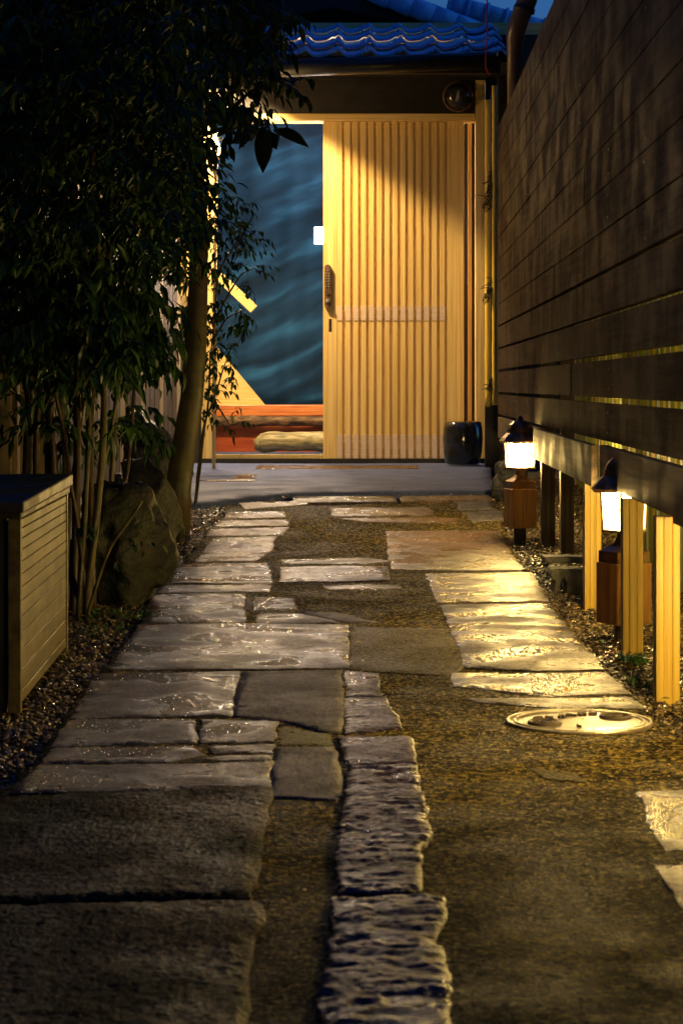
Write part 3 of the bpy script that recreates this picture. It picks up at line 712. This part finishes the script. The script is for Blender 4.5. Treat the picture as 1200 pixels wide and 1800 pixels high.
# unlit round wall lamp
wlp = thing('wall_lamp', 'unlit round glass wall lamp on the dark beam above the door', 'wall lamp', tuple(P(805, 170, 11.43)))
c_ = P(805, 170, 11.43)
rg = MB(); pts = [c_ + Vector((.080*math.cos(q), -.02, .080*math.sin(q))) for q in [k*2*math.pi/28 for k in range(29)]]
rg.tube(pts, .006, 8); rg.build('ring', bronze, wlp, smooth=True)
MB().tube([c_, c_+Vector((0,-.03,0))], [.075, .07], 24).build('backplate', black_metal, wlp)
dm = MB(); dm.tube([c_+Vector((0,-.03,0)), c_+Vector((0,-.055,0)), c_+Vector((0,-.075,0)), c_+Vector((0,-.085,0))], [.076, .066, .042, .008], 24, cap=False); dm.build('glass_dome', clear, wlp, smooth=True)
MB().tube([c_+Vector((0,-.045,-.03)), c_+Vector((0,-.045,.03))], [.02, .006], 10).build('bulb', steel, wlp)

# hooded lamp under the eave, left of the door (its tilted hood cuts the light off slantwise across the door)
hp = P(378, 130, 10.97)
hl = thing('hooded_eave_lamp', 'small tilted hooded lamp glinting through the leaves under the left end of the eave', 'lamp', tuple(hp))
ax = Vector((-.458, .159, -.874)).normalized(); Qh = Vector((0, 0, -1)).rotation_difference(ax)
hd = MB().lathe([(.080, .004), (.070, .03), (.03, .05), (.015, .11)], (0,0,0), 20, closed=False); hd.V = [Qh @ v + hp for v in hd.V]; hd.build('hood', black_metal, hl, smooth=True)
hd = MB().lathe([(.004, .004), (.018, .01), (.018, .025), (.008, .04)], (0,0,0), 14); hd.V = [Qh @ v + hp for v in hd.V]; hd.build('bulb', flame_glow, hl, smooth=True)
ld = bpy.data.lights.new('hood_light', 'SPOT'); ld.energy = L_HOOD; ld.color = (1, .69, .32); ld.spot_size = R(178); ld.spot_blend = .15; ld.shadow_soft_size = .05
lo = bpy.data.objects.new('hood_light', ld); C.objects.link(lo); lo.parent = hl; lo.rotation_euler = Qh.to_euler()

# flame lamp on a bracket beside the opening
fpnt = P(379, 275, 10.75)
fl = thing('flame_lamp', 'glowing flame shaped glass lamp on a pale pole left of the opening', 'lamp', tuple(fpnt))
MB().lathe([(.008, 0), (.022, .014), (.027, .036), (.019, .065), (.008, .095), (.0015, .118)], fpnt, 16).build('bulb', flame_glow, fl, smooth=True)
MB().lathe([(.016, -.012), (.040, .01), (.048, .04), (.040, .08), (.022, .125), (.012, .14)], fpnt, 20, closed=False).build('glass_shade', clear, fl, smooth=True)
MB().lathe([(.010, -.07), (.012, -.02), (.020, -.012), (.016, 0)], fpnt, 14).build('holder', bronze, fl, smooth=True)
MB().tube([fpnt+Vector((0,0,-.07)), fpnt+Vector((-.005,0,-.8)), Vector((fpnt.x-.01, fpnt.y, g(10.75)))], .010, 10).build('pole', cedar, fl, smooth=True)
ld = bpy.data.lights.new('flame_light', 'POINT'); ld.energy = L_TORCH; ld.color = (1, .62, .26); ld.shadow_soft_size = .02
lo = bpy.data.objects.new('flame_light', ld); C.objects.link(lo); lo.parent = fl; lo.location = (.02, -.03, .16)

# ---------------------------------------------------------------- inside the gate
room = thing('entrance_room', 'dim entrance room seen through the open half of the door', 'room', (0, 12.5, g(D)))
fz = g(D)+.035
MB().box((-1.6, 11.6, fz-.05), (1.6, 13.4, fz)).build('floor', concrete, room)
MB().box((-1.6, 13.3, fz), (1.6, 13.4, 2.6)).build('wall', plaster, room)
MB().box((-1.6, 11.62, 2.55), (1.6, 13.4, 2.62)).build('ceiling', cedar_x, room)
MB().box((-1.62, 11.62, fz), (-1.56, 13.3, 2.55)).build('wall', pale_fence, room)
MB().box((1.5, 11.62, fz), (1.56, 13.3, 2.55)).build('wall', pale_fence, room)
# blue hanging
V = []; Fc = []; nx = 60
xa, xb = P(300, 0, 13.15).x, P(720, 0, 13.15).x; za, zt = P(0, 735, 13.15).z, 2.52
for j in range(13):
    for i in range(nx+1):
        x = xa+(xb-xa)*i/nx; V.append((x, 13.15+.022*math.sin(x*26+.6*math.sin(j*.5))+.01*math.sin(x*9), za+(zt-za)*j/12))
for j in range(12):
    for i in range(nx): a = j*(nx+1)+i; Fc.append((a, a+1, a+nx+2, a+nx+1))
o = mesh('blue_hanging', V, Fc, cloth_m, smooth=True); tag(o, 'large blue hanging with pale wave strokes behind the open doorway', 'hanging')
sm = o.modifiers.new('thick', 'SOLIDIFY'); sm.thickness = .004
# bench: orange slab with live edge on red panel
bn = thing('slab_bench', 'orange wooden slab bench with bark edge on a red brown front, inside the doorway', 'bench', tuple(P(460, 798, 12.6)))
MB().pbox(300, 712, 760, 731, 12.55, .45).build('slab', orange_w, bn, bevel=.004)
V = []; Fc = []; n = 90
for i in range(n+1):
    px = 300 + 460*i/n; dpt = .010+.03*abs(noise.noise(Vector((px*.02, 3, 1)))); lift = 6*noise.noise(Vector((px*.022, 0, 5)))
    top = 731.5 - max(0, lift) ; 
    for k in range(6):
        q = k/5; yy = top + (749-top)*q; V.append(P(px, yy, 12.54 - dpt*math.sin(math.pi*min(1, q*1.05))*(1+.5*noise.noise(Vector((px*.06, k, 2))))))
for i in range(n):
    for k in range(5): a = i*6+k; Fc.append((a, a+1, a+7, a+6))
ed = mesh('bark_edge', V, Fc, bark_edge, bn, smooth=True); sm = ed.modifiers.new('thick', 'SOLIDIFY'); sm.thickness = .02; sm.offset = -1
MB().pbox(300, 749, 760, 803, 12.6, .3).build('front_panel', red_w, bn)
# slanting pale board and stick
MB().prism([P(330, 545, 12.6), P(378, 606, 12.6), P(466, 712, 12.6), P(330, 712, 12.6)][::-1], .03).build('slanting_board', cedar_x)
tag(bpy.data.objects['slanting_board'], 'pale triangular board standing on the bench behind the leaves', 'board')
a = P(350, 452, 12.3); b_ = P(446, 543, 12.3); dd = (b_-a).normalized(); nn = Vector((-dd.z, 0, dd.x))*.028
MB().prism([a-nn, b_-nn, b_+nn, a+nn], .03).build('slanting_rod', cedar_x, bevel=.002)
tag(bpy.data.objects['slanting_rod'], 'short pale wooden rod slanting down in front of the blue hanging', 'rod')
# driftwood log
lg = MB(); pts = []; rad = []
for k in range(15):
    q = k/14; px = 447 + 190*q; yy = 781 - 3*math.sin(q*5) - 7*q; pts.append(P(px, yy, 12.05)); rad.append((.052 if k else .032) + .02*q + .006*math.sin(q*11))
lg.tube(pts, rad, 18)
V = []
for v in lg.V: V.append(v + Vector((.3, .6, 1))*(.012*noise.noise(v*9) + .006*noise.noise(v*26)))
o = mesh('driftwood_log', V, lg.F, drift, smooth=True); tag(o, 'weathered grey green driftwood log lying behind the threshold', 'log')
dz = min(v.co.z for v in o.data.vertices); o.location.z = fz - dz - .004
# small lit panel lamp just inside, half covered by the door
pl = thing('panel_lamp', 'small glowing white panel lamp showing past the left edge of the sliding door', 'lamp', tuple(P(571, 413, 11.9)))
panel_glow = emit('lit_white_panel', (1, .80, .62), L_PANEL)
MB().pbox(553, 400, 589, 427, 11.895, .008).build('lit_panel', panel_glow, pl, bevel=.001)
MB().pbox(552, 399, 590, 428, 11.903, .02).build('housing', paper, pl, bevel=.001)
# unseen lamp added above the line of sight to light room and path
rp = Vector((-.16, 12.25, 2.235))
rlm = thing('added_room_lamp', 'small warm unseen lamp added just inside the gate, behind the beam', 'lamp', tuple(rp))
MB().lathe([(.004, -.03), (.028, -.012), (.03, .01), (.012, .03)], rp, 16).build('bulb', room_glow, rlm, smooth=True)
MB().tube([rp+Vector((0,0,.03)), rp+Vector((0,0,.31))], .006, 6).build('stem', black_metal, rlm)
ld = bpy.data.lights.new('added_room_light', 'POINT'); ld.energy = L_ROOM; ld.color = (1, .78, .58); ld.shadow_soft_size = .03
lo = bpy.data.objects.new('added_room_light', ld); C.objects.link(lo); lo.parent = rlm; lo.location = (0, 0, -.07)

# ---------------------------------------------------------------- black glazed stool pot
pc_ = G(813, 824); Yp = pc_.y+.09; cc = Vector(((813-600)*Yp/F, Yp, g(Yp)+.02))
st = MB(); r0 = 34*Yp/F; hh = (824-748)*Yp/F*.98
st.lathe([(r0*.80, 0), (r0*.9, .01), (r0*1.0, hh*.3), (r0*1.05, hh*.6), (r0*1.0, hh*.85), (r0*.94, hh*.97), (r0*.85, hh), (r0*.4, hh+.004), (.01, hh+.004)], cc, 40)
V = [v + (v-cc)*.03*noise.noise(v*9) for v in st.V]
o = mesh('garden_stool', V, st.F, glaze, smooth=True); tag(o, 'black glazed drum shaped garden stool at the right of the sliding door', 'stool')

# ---------------------------------------------------------------- bamboo screen with black twine at the end of the fence
bs = thing('bamboo_screen', 'narrow lit yellow bamboo screen tied with black twine, between gate and fence end', 'screen', tuple(P(862, 720, 10.9)))
def strip(x0, y0, x1, y1, Y, m, nm): 
    mb = MB(); mb.pbox(x0, y0, x1, y1, Y, .02); return mb.build(nm, m, bs, bevel=.003)
def pole(x, y0, y1, Y, rpx):
    mb = MB(); r = rpx*Y/F; a_, b_ = P(x, y0, Y), P(x, y1, Y); pts = []; rad = []
    for k in range(25):
        q = k/24; pts.append(a_.lerp(b_, q)); rad.append(r*(1.10 if k % 5 == 0 else 1))
    mb.tube(pts, rad, 14); return mb.build('bamboo_pole', bamboo_y, bs, smooth=True)
pole(857, 175, 715, 10.93, 5.2); strip(862, 165, 865, 715, 10.97, dark_wood_z, 'dark_strip'); pole(869, 150, 712, 10.86, 4.6)
strip(852, 712, 880, 870, 10.92, dark_wood_z, 'foot_board')
for (cy, n, spread) in ((335, 20, 50), (510, 14, 26), (675, 13, 14)):
    tw = MB()
    for k in range(n):
        q = k/max(1, n-1); bx = 866 - 12*q*(1 if n > 13 else .4); by = cy + spread*(q-.5)*1.3
        pts = []; c_ = P(bx, by, 10.86); ph = random.uniform(0, 6.28); r = random.uniform(.008, .018)
        for j in range(9):
            a = ph + j*.75; pts.append(c_ + Vector((r*math.cos(a)*1.1, .01*math.sin(a*1.7), r*math.sin(a) + random.uniform(-.004, .004))))
        if k % 2 == 0:
            e = c_ + Vector((random.uniform(-.06, .0), 0, random.uniform(-.06, .03))); pts += [(c_+e)/2 + Vector((.008, 0, .008)), e]
        tw.tube(pts, .0022, 5)
    tw.build('twine_knot', twine, bs)

# boulder by the fence end, concrete block by the posts
def rock(name, c, rad, seed, m, label, rot=(0,0,0), fr=1.6, amp=.28):
    bm = bmesh.new(); bmesh.ops.create_icosphere(bm, subdivisions=5, radius=1); E = Matrix.Rotation(rot[2], 3, 'Z') @ Matrix.Rotation(rot[1], 3, 'Y') @ Matrix.Rotation(rot[0], 3, 'X')
    for v in bm.verts:
        n_ = noise.fractal(v.co*fr + Vector((seed, 0, 0)), 1, 2, 5); cell = noise.cell(v.co*2+Vector((seed,)*3))
        k = 1 + amp*n_; p = v.co*k
        for ax in ((.8,.3,.5), (-.5,.7,.5), (.1,-.8,.6), (.6,-.6,-.2)):      # flat facets
            a = Vector(ax).normalized(); d_ = p.dot(a)
            if d_ > .82: p -= a*(d_-.82)*.8
        v.co = E @ Vector((p.x*rad[0], p.y*rad[1], p.z*rad[2])) + Vector(c)
    me = bpy.data.meshes.new(name); bm.to_mesh(me); bm.free(); me.materials.append(m)
    me.polygons.foreach_set('use_smooth', [True]*len(me.polygons))
    o = bpy.data.objects.new(name, me); C.objects.link(o); return tag(o, label, 'boulder')
def rk(px, pyb, w, h, seed, m, label, dY=.1, **k):
    p = G(px, pyb); Y = p.y+dY; s = Y/F
    return rock('boulder', ((px-600)*s, Y, g(Y)+h*s*.44), (w*s*.55, w*s*.55, h*s*.58), seed, m, label, **k)
rk(215, 1064, 165, 215, 2.2, rock_m, 'largest dark mossy boulder beside the path, behind the cane stems', dY=.12)
rk(262, 968, 95, 150, 7.7, rock_m, 'middle leaning boulder between the largest one and the smooth trunk', rot=(0, R(-14), 0))
rk(275, 915, 95, 165, 4.1, rock_b, 'bluish grey upright boulder farthest back among the stems', rot=(0, R(-20), 0), dY=.25)
rk(232, 930, 90, 90, 9.1, rock_b, 'low blue grey rock wedged between the dark boulders', dY=.1)
rk(898, 882, 58, 74, 5.5, rock_b, 'grey rock at the far end of the fence beside the landing', dY=.05)
bp_ = G(1003, 1040); cb = MB()
cb.prism([Vector((bp_.x+u, bp_.y, bp_.z+v-.01)) for u, v in ((-.03, 0), (-.03, .035), (-.022, .05), (-.012, .035), (-.012, 0), (.035, 0), (.035, .075), (-.055, .075), (-.062, .06), (-.055, .045), (-.045, .04), (-.05, 0))], .12)
cb.box((bp_.x-.075, bp_.y+.02, bp_.z+.080), (bp_.x+.05, bp_.y+.10, bp_.z+.100))
o = cb.build('concrete_block', block_c, bevel=.004); tag(o, 'broken notched concrete block on the gravel behind the fence posts', 'block')

# ---------------------------------------------------------------- slatted box on the left
X1n, X1f = -.589, -.618
bx_ = thing('slatted_box', 'low wooden box with dark top and lit boarded side, left foreground', 'box', (-.9, 4.2, 0))
mb = MB(); Ya, Yb = 3.815, 4.70
def bxx(Y): return X1n + (X1f-X1n)*(Y-Ya)/(Yb-Ya)
zs = [0.012, .034, .075, .110, .142, .172, .200, .226, .250, .273, .295, .316, .335, .352]
for z0, z1 in zip(zs, zs[1:]):
    mb.add([(bxx(Ya+.02), Ya+.02, z0+.0015), (bxx(Yb-.02), Yb-.02, z0+.0015), (bxx(Yb-.02), Yb-.02, z1), (bxx(Ya+.02), Ya+.02, z1), (bxx(Ya+.02)-.02, Ya+.02, z0+.0015), (bxx(Yb-.02)-.02, Yb-.02, z0+.0015), (bxx(Yb-.02)-.022, Yb-.02, z1), (bxx(Ya+.02)-.022, Ya+.02, z1)], [(0,1,2,3),(7,6,5,4),(0,4,5,1),(3,2,6,7),(0,3,7,4),(1,5,6,2)])
mb.build('side_boards', box_side, bx_, bevel=.0012)
MB().box((bxx(Ya)-.02, Ya, 0), (bxx(Ya)+.003, Ya+.018, .355)).build('corner_trim', box_side, bx_, bevel=.001)
MB().box((bxx(Yb)-.02, Yb-.018, 0), (bxx(Yb)+.003, Yb, .355)).build('corner_trim', box_side, bx_, bevel=.001)
MB().add([(-1.2, Ya+.003, 0), (bxx(Ya)-.023, Ya+.003, 0), (bxx(Yb)-.023, Yb-.003, 0), (-1.2, Yb-.003, 0), (-1.2, Ya+.003, .354), (bxx(Ya)-.023, Ya+.003, .354), (bxx(Yb)-.023, Yb-.003, .354), (-1.2, Yb-.003, .354)], [(3,2,1,0),(4,5,6,7),(0,1,5,4),(1,2,6,5),(2,3,7,6),(3,0,4,7)]).build('body', box_dark, bx_)
mb = MB()
mb.add([(-1.22, Ya-.02, .368), (bxx(Ya)+.012, Ya-.02, .368), (bxx(Yb)+.012, Yb+.015, .374), (-1.22, Yb+.015, .374), (-1.22, Ya-.02, .388), (bxx(Ya)+.012, Ya-.02, .388), (bxx(Yb)+.012, Yb+.015, .400), (-1.22, Yb+.015, .400)], [(3,2,1,0),(4,5,6,7),(0,1,5,4),(1,2,6,5),(2,3,7,6),(3,0,4,7)])
mb.add([(-1.2, Ya-.01, .356), (bxx(Ya)+.006, Ya-.01, .356), (bxx(Yb)+.006, Yb+.01, .356), (-1.2, Yb+.01, .356), (-1.2, Ya-.01, .3675), (bxx(Ya)+.006, Ya-.01, .3675), (bxx(Yb)+.006, Yb+.01, .3735), (-1.2, Yb+.01, .3735)], [(3,2,1,0),(4,5,6,7),(0,1,5,4),(1,2,6,5),(2,3,7,6),(3,0,4,7)])
mb.build('lid', box_dark, bx_, bevel=.003)
MB().box((bxx(4.6)-.004, 4.58, .298), (bxx(4.6)-.002, 4.62, .312)).build('label_plate', steel, bx_)

# ---------------------------------------------------------------- fences at the left, behind the plants
lf = thing('left_board_fence', 'upright brown and pale board fence behind the plants on the left', 'fence', (-1.1, 9, 0))
mbA = MB(); mbB = MB()
x0, y0, x1, y1 = -1.36, 7.4, -.86, 11.2
L_ = math.hypot(x1-x0, y1-y0); n = int(L_/.105)
for k in range(n):
    a, b_ = k/n, (k+.90)/n
    pa = Vector((x0+(x1-x0)*a, y0+(y1-y0)*a, 0)); pb2 = Vector((x0+(x1-x0)*b_, y0+(y1-y0)*b_, 0))
    zt = 1.75; gz = g(pa.y)-.03; t_ = Vector((-.018, .004, 0))
    (mbA if k % 4 < 3 else mbB).add([pa+Vector((0,0,gz)), pb2+Vector((0,0,gz)), pb2+t_+Vector((0,0,gz)), pa+t_+Vector((0,0,gz)), pa+Vector((0,0,zt)), pb2+Vector((0,0,zt)), pb2+t_+Vector((0,0,zt)), pa+t_+Vector((0,0,zt))], [(3,2,1,0),(4,5,6,7),(0,1,5,4),(1,2,6,5),(2,3,7,6),(3,0,4,7)])
mbA.build('boards', brown_fence, lf); mbB.build('pale_boards', pale_fence, lf)
pf = thing('pale_board_fence', 'pale upright boards showing behind the leaves above the slatted box', 'fence', (-1.25, 6.9, 0))
mb = MB()
for k in range(14):
    x = -2.6 + .118*k; mb.box((x, 6.92+.006*(k % 2), -.03), (x+.110, 6.94, 1.12))
mb.build('boards', pale_fence, pf, bevel=.002)
MB().box((-1.155, 6.86, -.03), (-1.085, 6.915, 1.15)).build('post', pale_fence, pf, bevel=.003)
MB().box((-2.6, 6.885, .30), (-1.16, 6.918, .35)).build('rail', brown_fence, pf)

# ---------------------------------------------------------------- plants
def cane(mbx, pts, r0, r1, n=7, knot=.06):
    P_ = []; 
    for i in range(len(pts)-1):
        for k in range(6):
            q = k/6; a, b_ = Vector(pts[i]), Vector(pts[i+1]); P_.append(a.lerp(b_, q))
    P_.append(Vector(pts[-1])); m_ = len(P_)
    for i in range(1, m_-1): P_[i] = P_[i] + Vector((noise.noise(P_[i]*6), noise.noise(P_[i]*6+Vector((9,9,9))), 0))*.012
    for _ in range(2): P_ = [P_[0]] + [(P_[i-1]+P_[i]*2+P_[i+1])/4 for i in range(1, m_-1)] + [P_[-1]]
    mbx.tube(P_, [r0+(r1-r0)*i/(m_-1) + (r0*.10 if i % 4 == 0 else 0) for i in range(m_)], n)
    return P_
def spray(V, Fc, p, d, n, L, Wd, length, droop=.5):
    d = d.normalized(); side = d.cross(Vector((0,0,1))); side = side.normalized() if side.length > .01 else Vector((1,0,0))
    q = p.copy()
    for k in range(n):
        q = q + d*length/n; d = (d + Vector((0,0,-droop/n))).normalized()
        for s_ in ((-1, 1) if k < n-1 else (0,)):
            ld_ = (d*.55 + side*s_*random.uniform(.5, 1.1) + Vector((random.uniform(-.3,.3), random.uniform(-.3,.3), -random.uniform(.1, .9)*(.5+droop)))).normalized()
            v, f = leaf_faces(q, ld_, Vector((random.uniform(-.4,.4), random.uniform(-.4,.4), 1)), L*random.uniform(.55, 1.45), Wd*random.uniform(.7, 1.4))
            b = len(V); V += v; Fc += [tuple(i+b for i in t_) for t_ in f]
    # rachis
    return q
def foliage(regions, m, parent, name='foliage'):
    V = []; Fc = []
    for (x0, y0, x1, y1, Y0, Y1, cnt, L, Wd, n, length, droop, fn) in regions:
        for _ in range(cnt):
            px, py = random.uniform(x0, x1), random.uniform(y0, y1); Y = random.uniform(Y0, Y1)
            if fn and not fn(px, py): continue
            if 350 < px < 425 and 212 < py < 345: continue
            p = P(px, py, Y); a = random.uniform(0, 6.28)
            spray(V, Fc, p, Vector((math.cos(a), math.sin(a), random.uniform(-.4, .6))), n, L, Wd, length, droop)
    return mesh(name, V, Fc, m, parent, smooth=False)
def clump(px, py, s=.011, th=.47): return noise.noise(Vector((px*s, py*s, 4))) + .5*noise.noise(Vector((px*s*2.3, py*s*2.3, 9))) + .5 > th

# front heavenly bamboo clump
n1 = thing('nandina_shrub', 'dense dark clump of tall cane stems with small pointed leaves behind the slatted box', 'shrub', tuple(G(140, 1085)))
random.seed(21)
sA = MB(); sB = MB()
stems = [(150,1082,178,820,186,620,160,300,8,'g'), (137,1080,150,850,165,640,150,420,6,'g'), (148,1084,195,960,250,880,0,0,4,'g'),
         (128,1078,135,800,140,560,120,250,9,'b'), (165,1070,158,780,176,560,220,260,7,'b'), (118,1060,118,840,104,560,90,200,8,'g'),
         (105,1062,96,800,78,560,60,150,10,'b'), (90,1058,85,840,98,600,120,150,11,'g'), (176,1050,200,800,212,560,250,200,6,'b'),
         (70,1052,62,800,70,620,40,200,8,'b'), (190,1040,225,820,240,620,280,300,5,'b'), (140,1066,160,760,130,520,180,200,6,'b'),
         (112,1072,125,860,150,700,240,440,5,'g'), (158,1078,130,880,108,740,60,500,5,'b'), (182,1060,170,860,205,720,230,540,5,'g')]
for s_ in stems:
    base = G(s_[0], s_[1]); Y = base.y; dy = random.uniform(-.1, .3)
    pts = [base-Vector((0,0,.03)), P(s_[2], s_[3], Y+dy*.3), P(s_[4], s_[5], Y+dy*.7)]
    if s_[6]: pts.append(P(s_[6], s_[7], Y+dy)); pts.append(P(s_[6]+random.uniform(-30,40), s_[7]-300, Y+dy*1.2))
    cane(sA if s_[8+1-0] == 'b' else sB, pts, s_[8]*.0013, s_[8]*.0008)
sA.build('brown_stems', stem_m, n1, smooth=True); sB.build('olive_stems', stem_g, n1, smooth=True)
foliage([(-60, -150, 330, 470, 5.0, 6.6, 1500, .046, .015, 5, .15, .6, None),
         (-60, -150, 300, 300, 6.6, 7.2, 700, .05, .017, 5, .16, .6, None),
         (60, 470, 255, 640, 5.2, 6.6, 330, .052, .018, 5, .14, 1.0, None), (60, 620, 250, 760, 5.2, 6.6, 110, .050, .017, 5, .14, 1.1, lambda x, y: clump(x, y, .014, .5)),
         (-20, 470, 60, 700, 5.3, 6.5, 45, .042, .013, 5, .13, .5, None),
         (130, 900, 200, 960, 5.3, 5.4, 3, .035, .014, 2, .07, .6, None),
         (205, 930, 250, 990, 5.25, 5.35, 4, .03, .013, 2, .06, .6, None)], leaf_m, n1)
# smooth leaning trunk tree
tr = thing('evergreen_tree', 'leaning tree with smooth mossy olive trunk and dark crown left of the doorway', 'tree', tuple(G(308, 935)))
b0 = G(308, 935); tb = MB(); Yt = b0.y
tp = [b0-Vector((0,0,.05)), P(314, 860, Yt), P(324, 780, Yt), P(336, 700, Yt+.03), P(344, 600, Yt+.05), P(349, 500, Yt+.05), P(350, 400, Yt+.05), P(348, 320, Yt+.05), P(345, 230, Yt+.05), P(344, 120, Yt+.05), P(350, 0, Yt+.05), P(360, -140, Yt+.05)]
tb.tube(tp, [.056, .049, .046, .043, .041, .038, .034, .031, .028, .025, .022, .015], 18)
tb.V = [v + Vector((noise.noise(v*5), noise.noise(v*5+Vector((5,5,5))), 0))*.006 for v in tb.V]
tb.build('trunk', bark_olive, tr, smooth=True)
lb2 = MB()
limbs = [[P(346,240,Yt), P(390,225,Yt-.1), P(425,238,Yt-.2), P(470,222,Yt-.25)], [P(345,220,Yt), P(410,190,Yt-.1), P(440,160,Yt-.2), P(470,150,Yt-.3)],
         [P(344,120,Yt), P(420,90,Yt-.1), P(470,60,Yt-.2), P(500,0,Yt-.2)], [P(345,160,Yt), P(330,100,Yt-.2), P(280,40,Yt-.4)], [P(350,400,Yt), P(320,340,Yt+.1), P(270,300,Yt+.2)],
         [P(347,60,Yt), P(420,10,Yt), P(460,-60,Yt)]]
for l_ in limbs: cane(lb2, l_, .011, .004)
lb2.build('limbs', bark_dark, tr, smooth=True)
random.seed(5)
def crownR(px, py):      # uneven right outline of the crown
    lim = 470 + 28*math.sin(py*.05) + 22*noise.noise(Vector((py*.03, 1, 1)))
    if py > 150: lim = 455 - (py-150)*.9
    return px < lim and not (385 < px < 435 and 125 < py < 175 and random.random() < .8)
foliage([(250, -150, 530, 215, 7.0, 8.4, 900, .062, .022, 4, .15, .8, crownR),
         (230, 150, 335, 400, 7.0, 8.4, 340, .058, .020, 4, .15, .8, None),
         (285, 460, 365, 620, 7.3, 8.3, 8, .05, .018, 4, .13, .8, None)], leaf_d, tr)
# broad leaves at the branch tip
V = []; Fc = []
def big(px, py, qx, qy, w, Y):
    a = P(px, py, Y); b_ = P(qx, qy, Y-.02); d_ = b_-a; L = d_.length; d_.normalize(); s_ = d_.cross(Vector((.25, 1, .1))).normalized(); n_ = s_.cross(d_)
    k = len(V); st = 8
    for i in range(st+1):
        t_ = i/st; wd = w*Y/F*math.sin(math.pi*min(1, t_*.97+.02))**.75*(.9 if t_ < .8 else .8)
        c = a + d_*L*t_ - Vector((0,0,1))*L*.10*math.sin(math.pi*t_)*-1
        V.extend([c + s_*wd*.5 + n_*wd*.12, c, c - s_*wd*.5 + n_*wd*.12])
    for i in range(st):
        a_ = k+i*3; Fc.extend([(a_, a_+1, a_+4, a_+3), (a_+1, a_+2, a_+5, a_+4)])
for q in ((462,222,462,303,38), (480,228,542,258,22), (470,232,486,262,24), (455,225,408,252,34), (448,222,420,262,18), (400,222,404,262,16), (430,215,380,240,18), (395,240,390,300,14), (402,255,412,285,12), (420,240,428,258,12)):
    big(*q, Yt-.25)
mesh('broad_leaves', V, Fc, leaf_big, tr, smooth=True)
bd = MB()
for k in range(16):
    p = P(462+random.uniform(-12, 12), 216+random.uniform(-8, 8), Yt-.25); bd.tube([p, p+Vector((random.uniform(-.01,.01), 0, .012))], [.005, .003], 6)
bd.build('buds', bark_dark, tr)

# slim dark trunk at the left
dt = thing('slim_tree', 'slim nearly black trunk with thin leaves at the far left, before the pale boards', 'tree', tuple(P(52, 960, 6.0)))
tb = MB(); tb.tube([P(50, 1060, 6.1), P(48, 830, 6.1), P(52, 700, 6.1), P(42, 640, 6.1), P(52, 560, 6.1), P(50, 440, 6.1), P(60, 200, 6.1), P(80, -100, 6.1)], [.017, .015, .014, .013, .013, .012, .011, .008], 10); tb.build('trunk', bark_dark, dt, smooth=True)
random.seed(9)
foliage([(-30, 440, 75, 820, 5.9, 6.4, 34, .05, .013, 4, .15, .3, None), (-60, -100, 140, 450, 5.8, 6.5, 260, .05, .016, 4, .15, .5, None)], leaf_d, dt)

# light nandina by the doorway
n2 = thing('nandina_shrub', 'slender nandina with airy leaf sprays silhouetted against the doorway', 'shrub', tuple(G(342, 890)))
b0 = G(342, 888); Y2 = b0.y; sA = MB(); random.seed(14)
for pts in ([b0-Vector((0,0,.02)), P(352, 800, Y2), P(362, 720, Y2), P(372, 600, Y2), P(380, 480, Y2), P(392, 380, Y2)], [b0, P(346, 820, Y2), P(358, 740, Y2), P(376, 690, Y2), P(392, 650, Y2), P(405, 620, Y2)],
            [P(372,600,Y2), P(395, 560, Y2), P(425, 545, Y2)], [P(380,480,Y2), P(405,440,Y2), P(435,400,Y2), P(450,372,Y2)], [P(376,560,Y2), P(400,520,Y2), P(425,480,Y2), P(448,470,Y2)], [P(362,700,Y2), P(385,720,Y2), P(402,745,Y2)]):
    cane(sA, pts, .005, .0022, 6)
sA.build('stems', bark_dark, n2, smooth=True)
def airy(px, py):
    lim = 462 - 20*abs(math.sin(py*.021+1)) - (30 if py > 560 else 0) - (14 if 480 < py < 520 else 0)
    dens = clump(px, py, .03, .45)
    return px < lim and (dens or random.random() < .25) and not (py > 740 and px < 365)
foliage([(362, 325, 470, 520, Y2-.25, Y2+.25, 125, .040, .013, 4, .10, .7, airy), (340, 520, 432, 650, Y2-.25, Y2+.25, 75, .040, .013, 4, .09, .8, airy),
         (348, 640, 425, 745, Y2-.2, Y2+.2, 58, .036, .013, 3, .08, .9, airy), (285, 330, 350, 620, Y2+.1, Y2+.4, 70, .04, .014, 4, .10, .7, None)], leaf_m, n2)
# weeds
def weed(px, py, n, h, label, w=.05, stuff=None):
    p = G(px, py); V = []; Fc = []
    for _ in range(n):
        a = random.uniform(0, 6.28); q = p + Vector((random.uniform(-w, w), random.uniform(-w, w), random.uniform(0, h)*.5-.01))
        v, f = leaf_faces(q, Vector((math.cos(a), math.sin(a), random.uniform(.3, 1.4))), Vector((0,0,1)), h*random.uniform(.4, .9), h*.28); k = len(V); V += v; Fc += [tuple(i+k for i in t_) for t_ in f]
    o = mesh('weed', V, Fc, weed_m); tag(o, label, 'weed', kind=stuff)
weed(1112, 1165, 60, .035, 'small green weed tuft at the foot of the middle yellow post', .03)
weed(1140, 1205, 40, .03, 'low green weed between the two nearest yellow posts', .035)
weed(215, 1080, 160, .022, 'patch of tiny green leaves in front of the largest boulder', .10, 'stuff')
weed(190, 1105, 220, .016, 'low green moss like leaves on the gravel behind the slatted box', .12, 'stuff')
weed(222, 975, 14, .045, 'green sprout with broad leaves leaning before the largest boulder', .02)
